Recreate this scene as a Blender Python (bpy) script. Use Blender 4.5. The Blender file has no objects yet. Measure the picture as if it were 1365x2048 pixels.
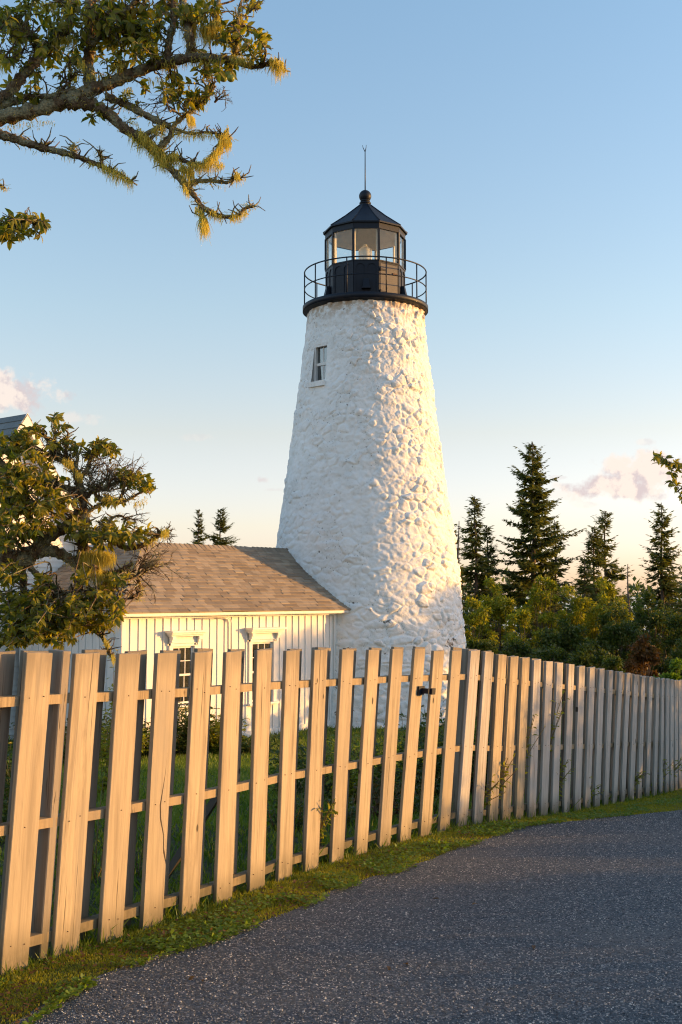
import bpy, bmesh, math, random
import numpy as np
from mathutils import Vector, Matrix
C = bpy.context.scene
COL = C.collection
RNG = np.random.default_rng(7)
random.seed(7)
R = math.radians

# ------------------------------------------------------------------ camera, sky, sun, exposure
F = 2350.0                       # focal length in photograph pixels
PITCH = math.atan(166 / 2350)
CP, SP = math.cos(PITCH), math.sin(PITCH)
EYE = 1.5
cam = bpy.data.cameras.new('camera'); camo = bpy.data.objects.new('camera', cam); COL.objects.link(camo)
cam.sensor_fit = 'VERTICAL'; cam.sensor_height = 36.0; cam.lens = 36.0 * F / 2048
cam.clip_start = 0.1; cam.clip_end = 20000
camo.location = (0, 0, EYE); camo.rotation_euler = (math.pi / 2 + PITCH, 0, 0)
C.camera = camo

SUN_AZ, SUN_EL = R(7.0), R(5.0)   # azimuth turned from +X towards +Y
sdir = Vector((math.cos(SUN_EL) * math.cos(SUN_AZ), math.cos(SUN_EL) * math.sin(SUN_AZ), math.sin(SUN_EL)))
sl = bpy.data.lights.new('sun', 'SUN'); sl.energy = 2.05; sl.angle = R(0.6); sl.color = (1.0, 0.52, 0.14)
so = bpy.data.objects.new('sun', sl); COL.objects.link(so)
so.rotation_euler = sdir.to_track_quat('Z', 'Y').to_euler(); so.location = (30, 0, 30)

C.view_settings.view_transform = 'Standard'; C.view_settings.look = 'None'
C.view_settings.gamma = 1.0; C.view_settings.exposure = 1.76; C.view_settings.use_curve_mapping = False
C.render.engine = 'CYCLES'
C.cycles.use_denoising = True; C.cycles.pixel_filter_type = 'BLACKMAN_HARRIS'; C.cycles.filter_width = 1.15
C.cycles.max_bounces = 6; C.cycles.diffuse_bounces = 4; C.cycles.transparent_max_bounces = 12
C.cycles.transmission_bounces = 6; C.cycles.caustics_reflective = False; C.cycles.caustics_refractive = False

def at(x, y, Y):
    """photograph pixel and world depth -> point in the place"""
    u = (x - 682.5) / F; v = (1024 - y) / F
    yd = CP - SP * v; zd = SP + CP * v
    return Vector((u / yd * Y, Y, EYE + zd / yd * Y))

# ---- node helpers
class NT:
    def __init__(s, tree): s.t = tree; s.n = tree.nodes; s.l = tree.links
    def new(s, typ, **kw):
        n = s.n.new(typ)
        for k, v in kw.items():
            if hasattr(n, k): setattr(n, k, v)
        return n
    def put(s, sock, v):
        if isinstance(v, bpy.types.NodeSocket): s.l.new(v, sock)
        elif v is not None:
            if isinstance(v, (tuple, list)) and len(v) == 3 and sock.type == 'RGBA': v = tuple(v) + (1,)
            sock.default_value = v
    def math(s, op, a, b=None, c=None, clamp=False):
        n = s.new('ShaderNodeMath', operation=op); n.use_clamp = clamp
        s.put(n.inputs[0], a)
        if b is not None: s.put(n.inputs[1], b)
        if c is not None: s.put(n.inputs[2], c)
        return n.outputs[0]
    def vmath(s, op, a, b=None):
        n = s.new('ShaderNodeVectorMath', operation=op); s.put(n.inputs[0], a)
        if b is not None:
            if op == 'SCALE': s.put(n.inputs['Scale'], b)
            else: s.put(n.inputs[1], b)
        return n.outputs['Value'] if op in ('LENGTH', 'DOT_PRODUCT') else n.outputs[0]
    def mix(s, f, a, b, blend='MIX'):
        n = s.new('ShaderNodeMix', data_type='RGBA', blend_type=blend); n.clamp_factor = True
        s.put(n.inputs[0], f); s.put(n.inputs[6], a); s.put(n.inputs[7], b)
        return n.outputs[2]
    def noise(s, vec, scale, detail=4, rough=.55, dim='3D', dist=0):
        n = s.new('ShaderNodeTexNoise'); n.noise_dimensions = dim
        if vec is not None: s.put(n.inputs['Vector'], vec)
        n.inputs['Scale'].default_value = scale; n.inputs['Detail'].default_value = detail
        n.inputs['Roughness'].default_value = rough; n.inputs['Distortion'].default_value = dist
        return n.outputs['Fac']
    def vor(s, vec, scale, feature='F1', out='Distance', rand=1):
        n = s.new('ShaderNodeTexVoronoi', feature=feature); s.put(n.inputs['Vector'], vec)
        n.inputs['Scale'].default_value = scale; n.inputs['Randomness'].default_value = rand
        return n.outputs[out]
    def ramp(s, f, a, b, c=0.0, d=1.0, smooth=True):
        n = s.new('ShaderNodeMapRange'); n.interpolation_type = 'SMOOTHSTEP' if smooth else 'LINEAR'
        s.put(n.inputs[0], f); n.inputs[1].default_value = a; n.inputs[2].default_value = b
        n.inputs[3].default_value = c; n.inputs[4].default_value = d
        return n.outputs[0]
    def mapping(s, vec, scale):
        n = s.new('ShaderNodeMapping'); s.put(n.inputs[0], vec); n.inputs['Scale'].default_value = scale
        return n.outputs[0]
    def bump(s, h, strength=.4, dist=.01, normal=None):
        n = s.new('ShaderNodeBump'); s.put(n.inputs['Height'], h)
        n.inputs['Strength'].default_value = strength; n.inputs['Distance'].default_value = dist
        if normal is not None: s.put(n.inputs['Normal'], normal)
        return n.outputs[0]

# ---- sky
w = bpy.data.worlds.new('World'); C.world = w; w.use_nodes = True
wt = NT(w.node_tree); wt.n.clear()
sky = wt.new('ShaderNodeTexSky', sky_type='NISHITA'); sky.sun_disc = False
sky.sun_elevation = SUN_EL; sky.sun_rotation = math.pi / 2 - SUN_AZ
sky.air_density = 1.0; sky.dust_density = 0.6; sky.ozone_density = 1.6; sky.altitude = 0
SKY_STRENGTH = 0.15
tc = wt.new('ShaderNodeTexCoord').outputs['Generated']
sx = wt.new('ShaderNodeSeparateXYZ'); wt.put(sx.inputs[0], tc)
az = wt.math('ARCTAN2', sx.outputs[0], sx.outputs[1])
el = wt.math('ARCSINE', sx.outputs[2])
def px_angles(x, y):
    d = at(x, y, 100) - Vector((0, 0, EYE)); d.normalize()
    return math.atan2(d.x, d.y), math.asin(d.z)
cloudn = wt.noise(tc, 26, 6, .55)
cloudn2 = wt.noise(wt.vmath('ADD', tc, (3.1, .7, .02)), 55, 4, .6)
dens = None
for (x, y, rx, ry, k) in [(1295, 936, 92, 44, 2.3), (1222, 976, 92, 31, 2.3), (1385, 952, 90, 54, 2.1), (1130, 990, 50, 11, .8), (1176, 1008, 30, 7, .6),
                          (525, 960, 34, 13, 1.2), (548, 980, 46, 7, .45), (15, 788, 112, 50, 1.8), (140, 836, 85, 18, .8), (1290, 884, 30, 9, .7), (1376, 888, 40, 12, 1.0), (395, 874, 34, 9, .35), (-260, 860, 220, 70, 1.6), (1700, 900, 240, 70, 1.6), (1118, 955, 24, 5, .6)]:
    a0, e0 = px_angles(x, y)
    da = wt.math('MULTIPLY', wt.math('SUBTRACT', az, a0), F / rx)
    de = wt.math('MULTIPLY', wt.math('SUBTRACT', el, e0), F / ry)
    d = wt.math('SQRT', wt.math('ADD', wt.math('MULTIPLY', da, da), wt.math('MULTIPLY', de, de)))
    q = wt.math('ADD', wt.math('SUBTRACT', 1.0, d), wt.math('MULTIPLY', wt.math('SUBTRACT', cloudn, .5), 2.6))
    q = wt.math('ADD', q, wt.math('MULTIPLY', wt.math('SUBTRACT', cloudn2, .5), 2.0))
    q = wt.math('MULTIPLY', wt.ramp(q, .1, .7), min(k / 2.0, 1.0))
    q = wt.math('MULTIPLY', q, wt.ramp(d, 1.9, .7))
    dens = q if dens is None else wt.math('MAXIMUM', dens, q)
lit = wt.math('SUBTRACT', wt.noise(tc, 30, 6, .6), wt.noise(wt.vmath('ADD', tc, (.007, 0, .006)), 30, 6, .6))
lit = wt.ramp(wt.math('ADD', wt.math('MULTIPLY', lit, 3.0), wt.math('MULTIPLY', cloudn, .5)), .0, .34)
ccol = wt.mix(lit, (1.48, 1.22, 1.22), (2.10, 1.76, 1.54))
hz = wt.new('ShaderNodeValToRGB'); wt.put(hz.inputs[0], sx.outputs[2]); he = hz.color_ramp.elements   # dusk haze low in the sky
he[0].position = .0; he[0].color = (.77, .82, 1.85, 1); he[1].position = .46; he[1].color = (.97, .97, 1.01, 1)
for p_, c_ in ((.038, (.81, .785, 1.43)), (.058, (.87, .79, 1.18)), (.136, (.98, .77, .82)), (.237, (.98, .865, .875))):
    q_ = hz.color_ramp.elements.new(p_); q_.color = c_ + (1,)
skyc = wt.mix(1.0, sky.outputs[0], hz.outputs[0], 'MULTIPLY')
skyc = wt.mix(wt.math('MULTIPLY', dens, .92), skyc, ccol)
bg = wt.new('ShaderNodeBackground'); wt.put(bg.inputs[0], skyc); bg.inputs[1].default_value = SKY_STRENGTH
wo = wt.new('ShaderNodeOutputWorld'); wt.l.new(bg.outputs[0], wo.inputs[0])

# ------------------------------------------------------------------ object helpers
def tag(o, label=None, cat=None, group=None, kind=None):
    if label: o['label'] = label
    if cat: o['category'] = cat
    if group: o['group'] = group
    if kind: o['kind'] = kind
    return o
def empty(name, loc, rz=0.0, label=None, cat=None, group=None):
    o = bpy.data.objects.new(name, None); COL.objects.link(o)
    o.location = loc; o.rotation_euler = (0, 0, rz); o.empty_display_size = .2
    return tag(o, label, cat, group)
def link(name, me, parent=None, mat=None):
    o = bpy.data.objects.new(name, me); COL.objects.link(o)
    if mat is not None and len(me.materials) == 0: me.materials.append(mat)
    if parent is not None: o.parent = parent
    return o
def npmesh(name, V, faces_flat, loop_counts, smooth=False):
    me = bpy.data.meshes.new(name)
    V = np.asarray(V, np.float32).reshape(-1, 3); ff = np.asarray(faces_flat, np.int32).ravel(); lc = np.asarray(loop_counts, np.int32)
    me.vertices.add(len(V)); me.vertices.foreach_set('co', V.ravel())
    me.loops.add(len(ff)); me.loops.foreach_set('vertex_index', ff)
    me.polygons.add(len(lc)); st = np.zeros(len(lc), np.int32); st[1:] = np.cumsum(lc)[:-1]
    me.polygons.foreach_set('loop_start', st); me.polygons.foreach_set('loop_total', lc)
    if smooth: me.polygons.foreach_set('use_smooth', np.ones(len(lc), bool))
    me.update(calc_edges=True); me.validate()
    return me
class MB:
    """collects simple shapes into one mesh"""
    def __init__(s): s.v = []; s.f = []; s.sm = []
    def add(s, vs, fs, smooth=False):
        b = len(s.v); s.v += [tuple(v) for v in vs]; s.f += [tuple(i + b for i in f) for f in fs]; s.sm += [smooth] * len(fs); return s
    def hexa(s, p): return s.add(p, [(0, 3, 2, 1), (4, 5, 6, 7), (0, 1, 5, 4), (1, 2, 6, 5), (2, 3, 7, 6), (3, 0, 4, 7)])
    def box(s, x0, x1, y0, y1, z0, z1):
        return s.hexa([(x0, y0, z0), (x1, y0, z0), (x1, y1, z0), (x0, y1, z0), (x0, y0, z1), (x1, y0, z1), (x1, y1, z1), (x0, y1, z1)])
    def bar(s, a, b, wid, thick, up=(0, 0, 1)):
        a = Vector(a); b = Vector(b); d = (b - a).normalized(); u = Vector(up); x = d.cross(u)
        if x.length < 1e-5: x = d.cross(Vector((1, 0, 0)))
        x.normalize(); u = x.cross(d); x *= wid / 2; u *= thick / 2
        return s.hexa([a - x - u, a + x - u, a + x + u, a - x + u, b - x - u, b + x - u, b + x + u, b - x + u])
    def tube(s, pts, rad, n=8, cap=True, jitter=0.0, smooth=True):
        pts = [Vector(p) for p in pts]; m = len(pts)
        if not hasattr(rad, '__len__'): rad = [rad] * m
        ref = Vector((0.3, 0.2, 1)); vs = []; fs = []
        for i, p in enumerate(pts):
            d = (pts[min(i + 1, m - 1)] - pts[max(i - 1, 0)])
            d = d.normalized() if d.length > 1e-9 else Vector((0, 0, 1))
            x = ref - d * ref.dot(d)
            if x.length < 1e-4: x = Vector((1, 0, 0)) - d * d.x
            x.normalize(); ref = x; y = d.cross(x)
            for k in range(n):
                a = 2 * math.pi * k / n; r = rad[i] * (1 + (random.uniform(-jitter, jitter) if jitter else 0))
                vs.append(p + x * (math.cos(a) * r) + y * (math.sin(a) * r))
        for i in range(m - 1):
            for k in range(n):
                k2 = (k + 1) % n; fs.append((i * n + k, i * n + k2, (i + 1) * n + k2, (i + 1) * n + k))
        s.add(vs, fs, smooth)
        if cap: s.add([], []); b = len(s.v) - len(vs); s.f += [tuple(b + k for k in reversed(range(n))), tuple(b + (m - 1) * n + k for k in range(n))]; s.sm += [False, False]
        return s
    def lathe(s, prof, n=32, cx=0, cy=0, smooth=True, a0=0.0, closed=False):
        vs = [(cx + r * math.sin(a0 + 2 * math.pi * k / n), cy - r * math.cos(a0 + 2 * math.pi * k / n), z) for r, z in prof for k in range(n)]
        fs = []
        m = len(prof)
        for i in range(m if closed else m - 1):
            j = (i + 1) % m
            for k in range(n):
                k2 = (k + 1) % n; fs.append((i * n + k, i * n + k2, j * n + k2, j * n + k))
        return s.add(vs, fs, smooth)
    def mesh(s, name):
        me = bpy.data.meshes.new(name); me.from_pydata(s.v, [], s.f)
        me.polygons.foreach_set('use_smooth', s.sm); me.update(); return me
    def build(s, name, mat, parent=None, bevel=0.0):
        me = s.mesh(name)
        if bevel:
            bm = bmesh.new(); bm.from_mesh(me)
            bmesh.ops.bevel(bm, geom=bm.edges[:], offset=bevel, segments=1, affect='EDGES', clamp_overlap=True)
            bm.to_mesh(me); bm.free()
        return link(name, me, parent, mat)

def hash2(ix, iy, seed):
    h = (ix.astype(np.int64) * 374761393 + iy.astype(np.int64) * 668265263 + seed * 982451653) & 0x7fffffff
    h = (h ^ (h >> 13)) * 1274126177 & 0x7fffffff
    h = h ^ (h >> 16)
    return (h & 0xffff) / 65535.0
def vnoise(x, y, seed=0):
    ix = np.floor(x); iy = np.floor(y); fx = x - ix; fy = y - iy
    fx = fx * fx * (3 - 2 * fx); fy = fy * fy * (3 - 2 * fy)
    a = hash2(ix, iy, seed); b = hash2(ix + 1, iy, seed); c = hash2(ix, iy + 1, seed); d = hash2(ix + 1, iy + 1, seed)
    return (a * (1 - fx) + b * fx) * (1 - fy) + (c * (1 - fx) + d * fx) * fy
def fbm(x, y, o=4, seed=0):
    s = 0; a = .5
    for i in range(o): s = s + a * vnoise(x * 2 ** i, y * 2 ** i, seed + i); a *= .5
    return s

# ------------------------------------------------------------------ materials
M = {}
def mat(name):
    m = bpy.data.materials.new(name); m.use_nodes = True; t = NT(m.node_tree); b = m.node_tree.nodes['Principled BSDF']
    M[name] = m; return t, b
def plain(name, col, rough=.6, metal=0.0, spec=.5):
    t, b = mat(name); t.put(b.inputs['Base Color'], col); b.inputs['Roughness'].default_value = rough
    b.inputs['Metallic'].default_value = metal; b.inputs['Specular IOR Level'].default_value = spec
    tc = t.new('ShaderNodeTexCoord').outputs['Object']
    n = t.noise(tc, 9, 5); t.put(b.inputs['Base Color'], t.mix(t.ramp(n, .35, .7, 0, .35), col, tuple(c * .72 for c in col)))
    t.put(b.inputs['Normal'], t.bump(t.noise(tc, 60, 3), .15, .004))
    return t, b

# whitewashed rubble of the tower
t, b = mat('whitewash')
g = t.new('ShaderNodeNewGeometry'); pos = g.outputs['Position']
n1 = t.noise(pos, 1.6, 5); n2 = t.noise(pos, 7, 5, .6); n3 = t.noise(pos, 23, 4, .65)
col = t.mix(t.ramp(n1, .35, .7), (.87, .86, .835), (.78, .77, .74))
col = t.mix(t.ramp(n2, .52, .72, 0, .5), col, (.62, .57, .49))
at_ = t.new('ShaderNodeAttribute', attribute_name='joint').outputs['Fac']
chip = t.math('MULTIPLY', t.ramp(n3, .60, .63), t.ramp(n1, .46, .54))
col = t.mix(t.math('MULTIPLY', chip, t.ramp(at_, .2, .6, .25, 1)), col, (.10, .075, .055))
vz = t.new('ShaderNodeSeparateXYZ'); t.put(vz.inputs[0], pos)
rust = t.math('MULTIPLY', t.ramp(vz.outputs[2], 7.75, 8.5), t.ramp(n2, .40, .60, 0, .75))
col = t.mix(rust, col, (.42, .26, .13))
patch = t.math('MULTIPLY', t.ramp(t.noise(pos, 2.3, 5, .7), .615, .635), t.ramp(vz.outputs[2], 1.6, .9))
col = t.mix(t.math('MULTIPLY', patch, t.ramp(n2, .45, .5)), col, (.20, .165, .13))
t.put(b.inputs['Base Color'], col); b.inputs['Roughness'].default_value = .85; b.inputs['Specular IOR Level'].default_value = .25
hb = t.math('ADD', t.math('MULTIPLY', n2, .5), t.math('MULTIPLY', n3, .35))
hb = t.math('ADD', hb, t.math('MULTIPLY', t.noise(pos, 70, 3), .1))
t.put(b.inputs['Normal'], t.bump(hb, .55, .05))

def white_paint(name, col=(.80, .78, .74)):
    t, b = mat(name)
    tc = t.new('ShaderNodeTexCoord').outputs['Object']; oi = t.new('ShaderNodeObjectInfo')
    v = t.vmath('ADD', t.mapping(tc, (1, 1, .18)), t.vmath('SCALE', (7.3, 3.1, 5.7), oi.outputs['Random']))
    n = t.noise(v, 14, 5, .6)
    c = t.mix(t.ramp(n, .4, .75, 0, .6), col, tuple(x * .82 for x in col))
    c = t.mix(t.ramp(t.noise(v, 45, 4, .7), .66, .72, 0, .55), c, (.38, .35, .31))
    c = t.mix(t.math('MULTIPLY', oi.outputs['Random'], .35), c, (.66, .645, .61))
    t.put(b.inputs['Base Color'], c); b.inputs['Roughness'].default_value = .6
    t.put(b.inputs['Normal'], t.bump(n, .25, .006))
white_paint('white_paint'); white_paint('trim_paint', (.82, .80, .77))
plain('black_iron', (.009, .014, .025), .5, 0.0, .28)
plain('dark_door', (.075, .066, .058), .5)
plain('cream_ceiling', (.88, .82, .71), .7)
t, b = plain('brass', (.55, .38, .16), .3, .9)
plain('rust', (.10, .045, .02), .7)
plain('lead', (.16, .16, .165), .6)

def glass(name, tint, refl=.12):
    m = bpy.data.materials.new(name); m.use_nodes = True; t = NT(m.node_tree); t.n.clear(); M[name] = m
    tr = t.new('ShaderNodeBsdfTransparent'); t.put(tr.inputs[0], tint)
    gl = t.new('ShaderNodeBsdfGlossy'); gl.inputs['Roughness'].default_value = .03
    fr = t.new('ShaderNodeLayerWeight'); fr.inputs[0].default_value = .5
    mx = t.new('ShaderNodeMixShader'); t.put(mx.inputs[0], t.math('ADD', t.math('MULTIPLY', t.math('POWER', fr.outputs['Facing'], 4.0), .6), refl, clamp=True))
    t.l.new(tr.outputs[0], mx.inputs[1]); t.l.new(gl.outputs[0], mx.inputs[2])
    o = t.new('ShaderNodeOutputMaterial'); t.l.new(mx.outputs[0], o.inputs[0])
glass('clear_glass', (.97, .98, .97), .03)
glass('window_glass', (.55, .58, .58), .22)
t, b = mat('lens_glass'); t.put(b.inputs['Base Color'], (.93, .88, .76)); b.inputs['Roughness'].default_value = .15; b.inputs['Alpha'].default_value = .62
plain('room_dark', (.035, .03, .027), .9)
t, b = plain('curtain', (.50, .56, .60), .9)

# weathered cedar of the fence
def wood(name, c0, c1, c2):
    t, b = mat(name)
    tc = t.new('ShaderNodeTexCoord').outputs['Object']; oi = t.new('ShaderNodeObjectInfo')
    off = t.vmath('SCALE', (13.7, 9.1, 17.3), oi.outputs['Random'])
    v = t.vmath('ADD', t.mapping(tc, (1, 1, .05)), off)
    gr = t.noise(v, 60, 7, .68, dist=.8); gr2 = t.noise(v, 15, 5, .65, dist=1.6)
    c = t.mix(t.ramp(gr, .3, .72), c0, c1)
    c = t.mix(t.ramp(gr2, .42, .68, 0, .75), c, c2)
    c = t.mix(t.math('MULTIPLY', oi.outputs['Random'], .6), c, c1)
    c = t.mix(t.ramp(t.noise(t.vmath('ADD', t.mapping(tc, (1, 1, .25)), off), 4, 5, .7), .5, .7, 0, .5), c, (.27, .245, .21))
    sp = t.new('ShaderNodeSeparateXYZ'); t.put(sp.inputs[0], tc)
    k = t.vor(t.vmath('ADD', t.mapping(tc, (5, 1, 2.2)), off), 1.3)
    c = t.mix(t.ramp(k, .075, .05), c, tuple(x * .35 for x in c2))
    crk = t.noise(t.vmath('ADD', t.mapping(tc, (1, 1, .018)), off), 90, 3, .5)
    c = t.mix(t.ramp(crk, .66, .70, 0, .8), c, (.06, .045, .03))
    stain = t.noise(t.vmath('ADD', t.mapping(tc, (1, 1, .4)), off), 6, 5, .7)
    grime = t.math('MULTIPLY', t.ramp(sp.outputs[2], .22, .0), t.ramp(stain, .3, .56, .25, .92))
    c = t.mix(grime, c, (.10, .09, .055))
    top = t.math('MULTIPLY', t.ramp(sp.outputs[2], 1.1, 1.24), t.ramp(stain, .3, .55, .15, .6))
    c = t.mix(top, c, (.19, .16, .12))
    t.put(b.inputs['Base Color'], c); b.inputs['Roughness'].default_value = .8; b.inputs['Specular IOR Level'].default_value = .25
    h = t.math('SUBTRACT', t.math('MULTIPLY', gr, .8), t.math('MULTIPLY', t.ramp(crk, .66, .70), .8))
    t.put(b.inputs['Normal'], t.bump(h, .5, .004))
wood('cedar', (.52, .42, .275), (.38, .31, .215), (.21, .165, .11))
wood('silvered_cedar', (.55, .51, .46), (.44, .41, .37), (.25, .225, .19))
wood('rail_wood', (.44, .34, .20), (.33, .25, .15), (.15, .11, .07))
wood('cedar_shade_tint', (.25, .215, .17), (.19, .165, .13), (.10, .085, .065))  # back boards: cedar darkened in colour to stand in for shade in the gaps
wood('old_wood', (.34, .29, .23), (.28, .24, .19), (.16, .13, .10))

# asphalt shingles
t, b = mat('shingle')
tc = t.new('ShaderNodeTexCoord').outputs['Object']; g = t.new('ShaderNodeNewGeometry'); oi = t.new('ShaderNodeObjectInfo')
rnd = t.new('ShaderNodeAttribute', attribute_name='tint').outputs['Fac']
n = t.noise(g.outputs['Position'], 160, 3, .7); n2 = t.noise(g.outputs['Position'], 2.2, 4)
c = t.mix(rnd, (.24, .18, .12), (.43, .345, .245))
c = t.mix(t.ramp(n, .3, .7, 0, .5), c, (.15, .13, .11)); c = t.mix(t.ramp(n2, .45, .7, 0, .35), c, (.20, .18, .15))
t.put(b.inputs['Base Color'], c); b.inputs['Roughness'].default_value = .92; b.inputs['Specular IOR Level'].default_value = .2
t.put(b.inputs['Normal'], t.bump(n, .4, .004))
t, b = mat('slate_shingle')
rnd = t.new('ShaderNodeAttribute', attribute_name='tint').outputs['Fac']
t.put(b.inputs['Base Color'], t.mix(rnd, (.13, .145, .15), (.21, .225, .225))); b.inputs['Roughness'].default_value = .9

# foliage
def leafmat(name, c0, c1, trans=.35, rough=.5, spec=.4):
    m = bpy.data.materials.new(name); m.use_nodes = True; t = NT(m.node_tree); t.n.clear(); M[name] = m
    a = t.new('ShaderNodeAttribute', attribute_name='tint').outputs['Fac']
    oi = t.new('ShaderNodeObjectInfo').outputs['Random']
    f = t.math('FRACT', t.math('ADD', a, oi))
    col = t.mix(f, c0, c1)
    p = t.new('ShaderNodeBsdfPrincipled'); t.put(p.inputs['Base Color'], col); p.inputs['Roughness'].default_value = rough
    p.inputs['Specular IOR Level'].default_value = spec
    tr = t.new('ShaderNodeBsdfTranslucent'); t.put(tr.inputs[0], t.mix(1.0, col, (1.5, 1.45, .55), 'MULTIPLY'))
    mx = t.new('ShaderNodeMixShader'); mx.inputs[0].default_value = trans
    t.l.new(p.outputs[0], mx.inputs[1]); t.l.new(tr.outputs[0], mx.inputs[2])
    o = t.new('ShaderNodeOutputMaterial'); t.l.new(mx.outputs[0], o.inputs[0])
leafmat('apple_leaf', (.068, .105, .018), (.36, .305, .030), .55, .36, .45)
leafmat('spruce_needle', (.080, .110, .036), (.190, .200, .052), .36, .6)
leafmat('light_leaf', (.15, .200, .024), (.34, .325, .036), .50)
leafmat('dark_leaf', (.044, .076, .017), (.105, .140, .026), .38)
leafmat('rusty_leaf', (.10, .055, .018), (.16, .085, .025), .35)
leafmat('bright_leaf', (.10, .18, .02), (.18, .27, .03), .42)
leafmat('grass_blade', (.075, .140, .016), (.155, .215, .028), .42)
leafmat('moss_blade', (.13, .175, .016), (.32, .310, .028), .42)
leafmat('beard_lichen', (.44, .385, .085), (.64, .54, .14), .4, .9, .1)
leafmat('dry_stem', (.16, .12, .05), (.26, .2, .08), .2)
leafmat('yellow_flower', (.70, .48, .02), (.8, .6, .05), .3)
plain('apple_fruit', (.30, .34, .06), .35)
t, b = mat('lichen_bark')
tc = t.new('ShaderNodeTexCoord').outputs['Object']
n = t.noise(tc, 26, 6, .65); n2 = t.noise(tc, 9, 4); v = t.vor(tc, 60)
c = t.mix(t.ramp(n, .35, .65), (.085, .058, .036), (.20, .14, .085))
c = t.mix(t.ramp(n2, .46, .56, 0, .9), c, t.mix(t.ramp(t.noise(tc, 70, 3), .4, .6), (.20, .195, .13), (.34, .31, .19)))
t.put(b.inputs['Base Color'], c); b.inputs['Roughness'].default_value = .95; b.inputs['Specular IOR Level'].default_value = .15
t.put(b.inputs['Normal'], t.bump(t.math('ADD', n, t.math('MULTIPLY', v, .5)), .9, .02))
plain('spruce_bark', (.12, .09, .07), .9)
plain('dead_wood', (.22, .19, .16), .9)

# ground, road, sea
t, b = mat('soil_grass')
pos = t.new('ShaderNodeNewGeometry').outputs['Position']
n = t.noise(pos, 3, 5); n2 = t.noise(pos, 40, 4, .7)
c = t.mix(t.ramp(n2, .35, .65), (.030, .042, .010), (.075, .085, .018)); c = t.mix(t.ramp(n, .5, .7, 0, .6), c, (.06, .05, .025))
t.put(b.inputs['Base Color'], c); b.inputs['Roughness'].default_value = 1
t.put(b.inputs['Normal'], t.bump(n2, .8, .03))
t, b = mat('gravel_asphalt')
pos = t.new('ShaderNodeNewGeometry').outputs['Position']
vc = t.vor(pos, 130, out='Color'); vd = t.vor(pos, 130)
sc = t.new('ShaderNodeSeparateColor'); t.put(sc.inputs[0], vc)
c = t.mix(sc.outputs[0], (.025, .039, .053), (.082, .107, .128))
c = t.mix(t.ramp(sc.outputs[1], .83, .88), c, (.27, .265, .26))
c = t.mix(t.ramp(t.noise(pos, 260, 2), .55, .7, 0, .5), c, (.02, .021, .024))
worn = t.noise(t.mapping(pos, (.5, 1.0, 1)), 1.1, 5, .6)
c = t.mix(t.ramp(worn, .5, .68, 0, .45), c, (.15, .145, .14))
c = t.mix(t.ramp(t.noise(pos, .45, 3), .52, .7, 0, .25), c, (.10, .092, .08))
t.put(b.inputs['Base Color'], c); b.inputs['Roughness'].default_value = .75; b.inputs['Specular IOR Level'].default_value = .4
t.put(b.inputs['Normal'], t.bump(t.math('SUBTRACT', t.math('MULTIPLY', sc.outputs[2], .8), vd), .8, .008))
t, b = mat('stone_chip')
a = t.new('ShaderNodeAttribute', attribute_name='tint').outputs['Fac']
cr = t.new('ShaderNodeValToRGB'); t.put(cr.inputs[0], a); e = cr.color_ramp.elements
e[0].position = 0; e[0].color = (.035, .042, .052, 1); e[1].position = 1; e[1].color = (.66, .64, .61, 1)
for p_, cc in ((.40, (.085, .10, .115, 1)), (.66, (.19, .20, .21, 1)), (.8, (.38, .36, .34, 1))):
    q = cr.color_ramp.elements.new(p_); q.color = cc
t.put(b.inputs['Base Color'], cr.outputs[0]); b.inputs['Roughness'].default_value = .7
t, b = mat('sea_water')
t.put(b.inputs['Base Color'], (.03, .06, .09)); b.inputs['Roughness'].default_value = .15
pos = t.new('ShaderNodeNewGeometry').outputs['Position']
t.put(b.inputs['Normal'], t.bump(t.noise(pos, .3, 4), .3, .5))

# ------------------------------------------------------------------ ground, road, sea
GK = [(-30, .10), (0, .09), (3.5, .07), (4.6, .05), (5.5, .02), (6.5, -.02), (7.5, -.065), (8.3, -.11), (9, -.20), (10, -.32), (11, -.425), (12, -.545),
      (13, -.655), (14, -.74), (17, -1.0), (21, -1.36), (24, -1.41), (29, -1.45), (36, -1.6), (46, -1.95), (60, -3.0), (90, -7.5), (130, -12.0), (400, -25)]
def gz(Y): return np.interp(Y, [k[0] for k in GK], [k[1] for k in GK])
YS = sorted(set([k[0] for k in GK] + list(np.arange(2, 16, .5)) + [2.0, 40, 52, 75, 110]))
def sheet(name, x_lo, x_hi, ys, m, dz=0.0, nx=2):
    V = []; Fc = []
    for y in ys:
        a, b_ = x_lo(y), x_hi(y)
        for i in range(nx + 1): V.append((a + (b_ - a) * i / nx, y, float(gz(y)) + dz))
    for j in range(len(ys) - 1):
        for i in range(nx):
            k = j * (nx + 1) + i; Fc.append((k, k + 1, k + nx + 2, k + nx + 1))
    me = bpy.data.meshes.new(name); me.from_pydata(V, [], Fc); me.update()
    o = link(name, me, None, M[m]); return tag(o, kind='structure')
sheet('ground', lambda y: -160, lambda y: 200, YS, 'soil_grass', 0, 4)
o = MB().add([(-9000, 60, -9), (9000, 60, -9), (9000, 12000, -9), (-9000, 12000, -9)], [(0, 1, 2, 3)]).build('sea', M['sea_water']); tag(o, kind='structure')

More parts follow.
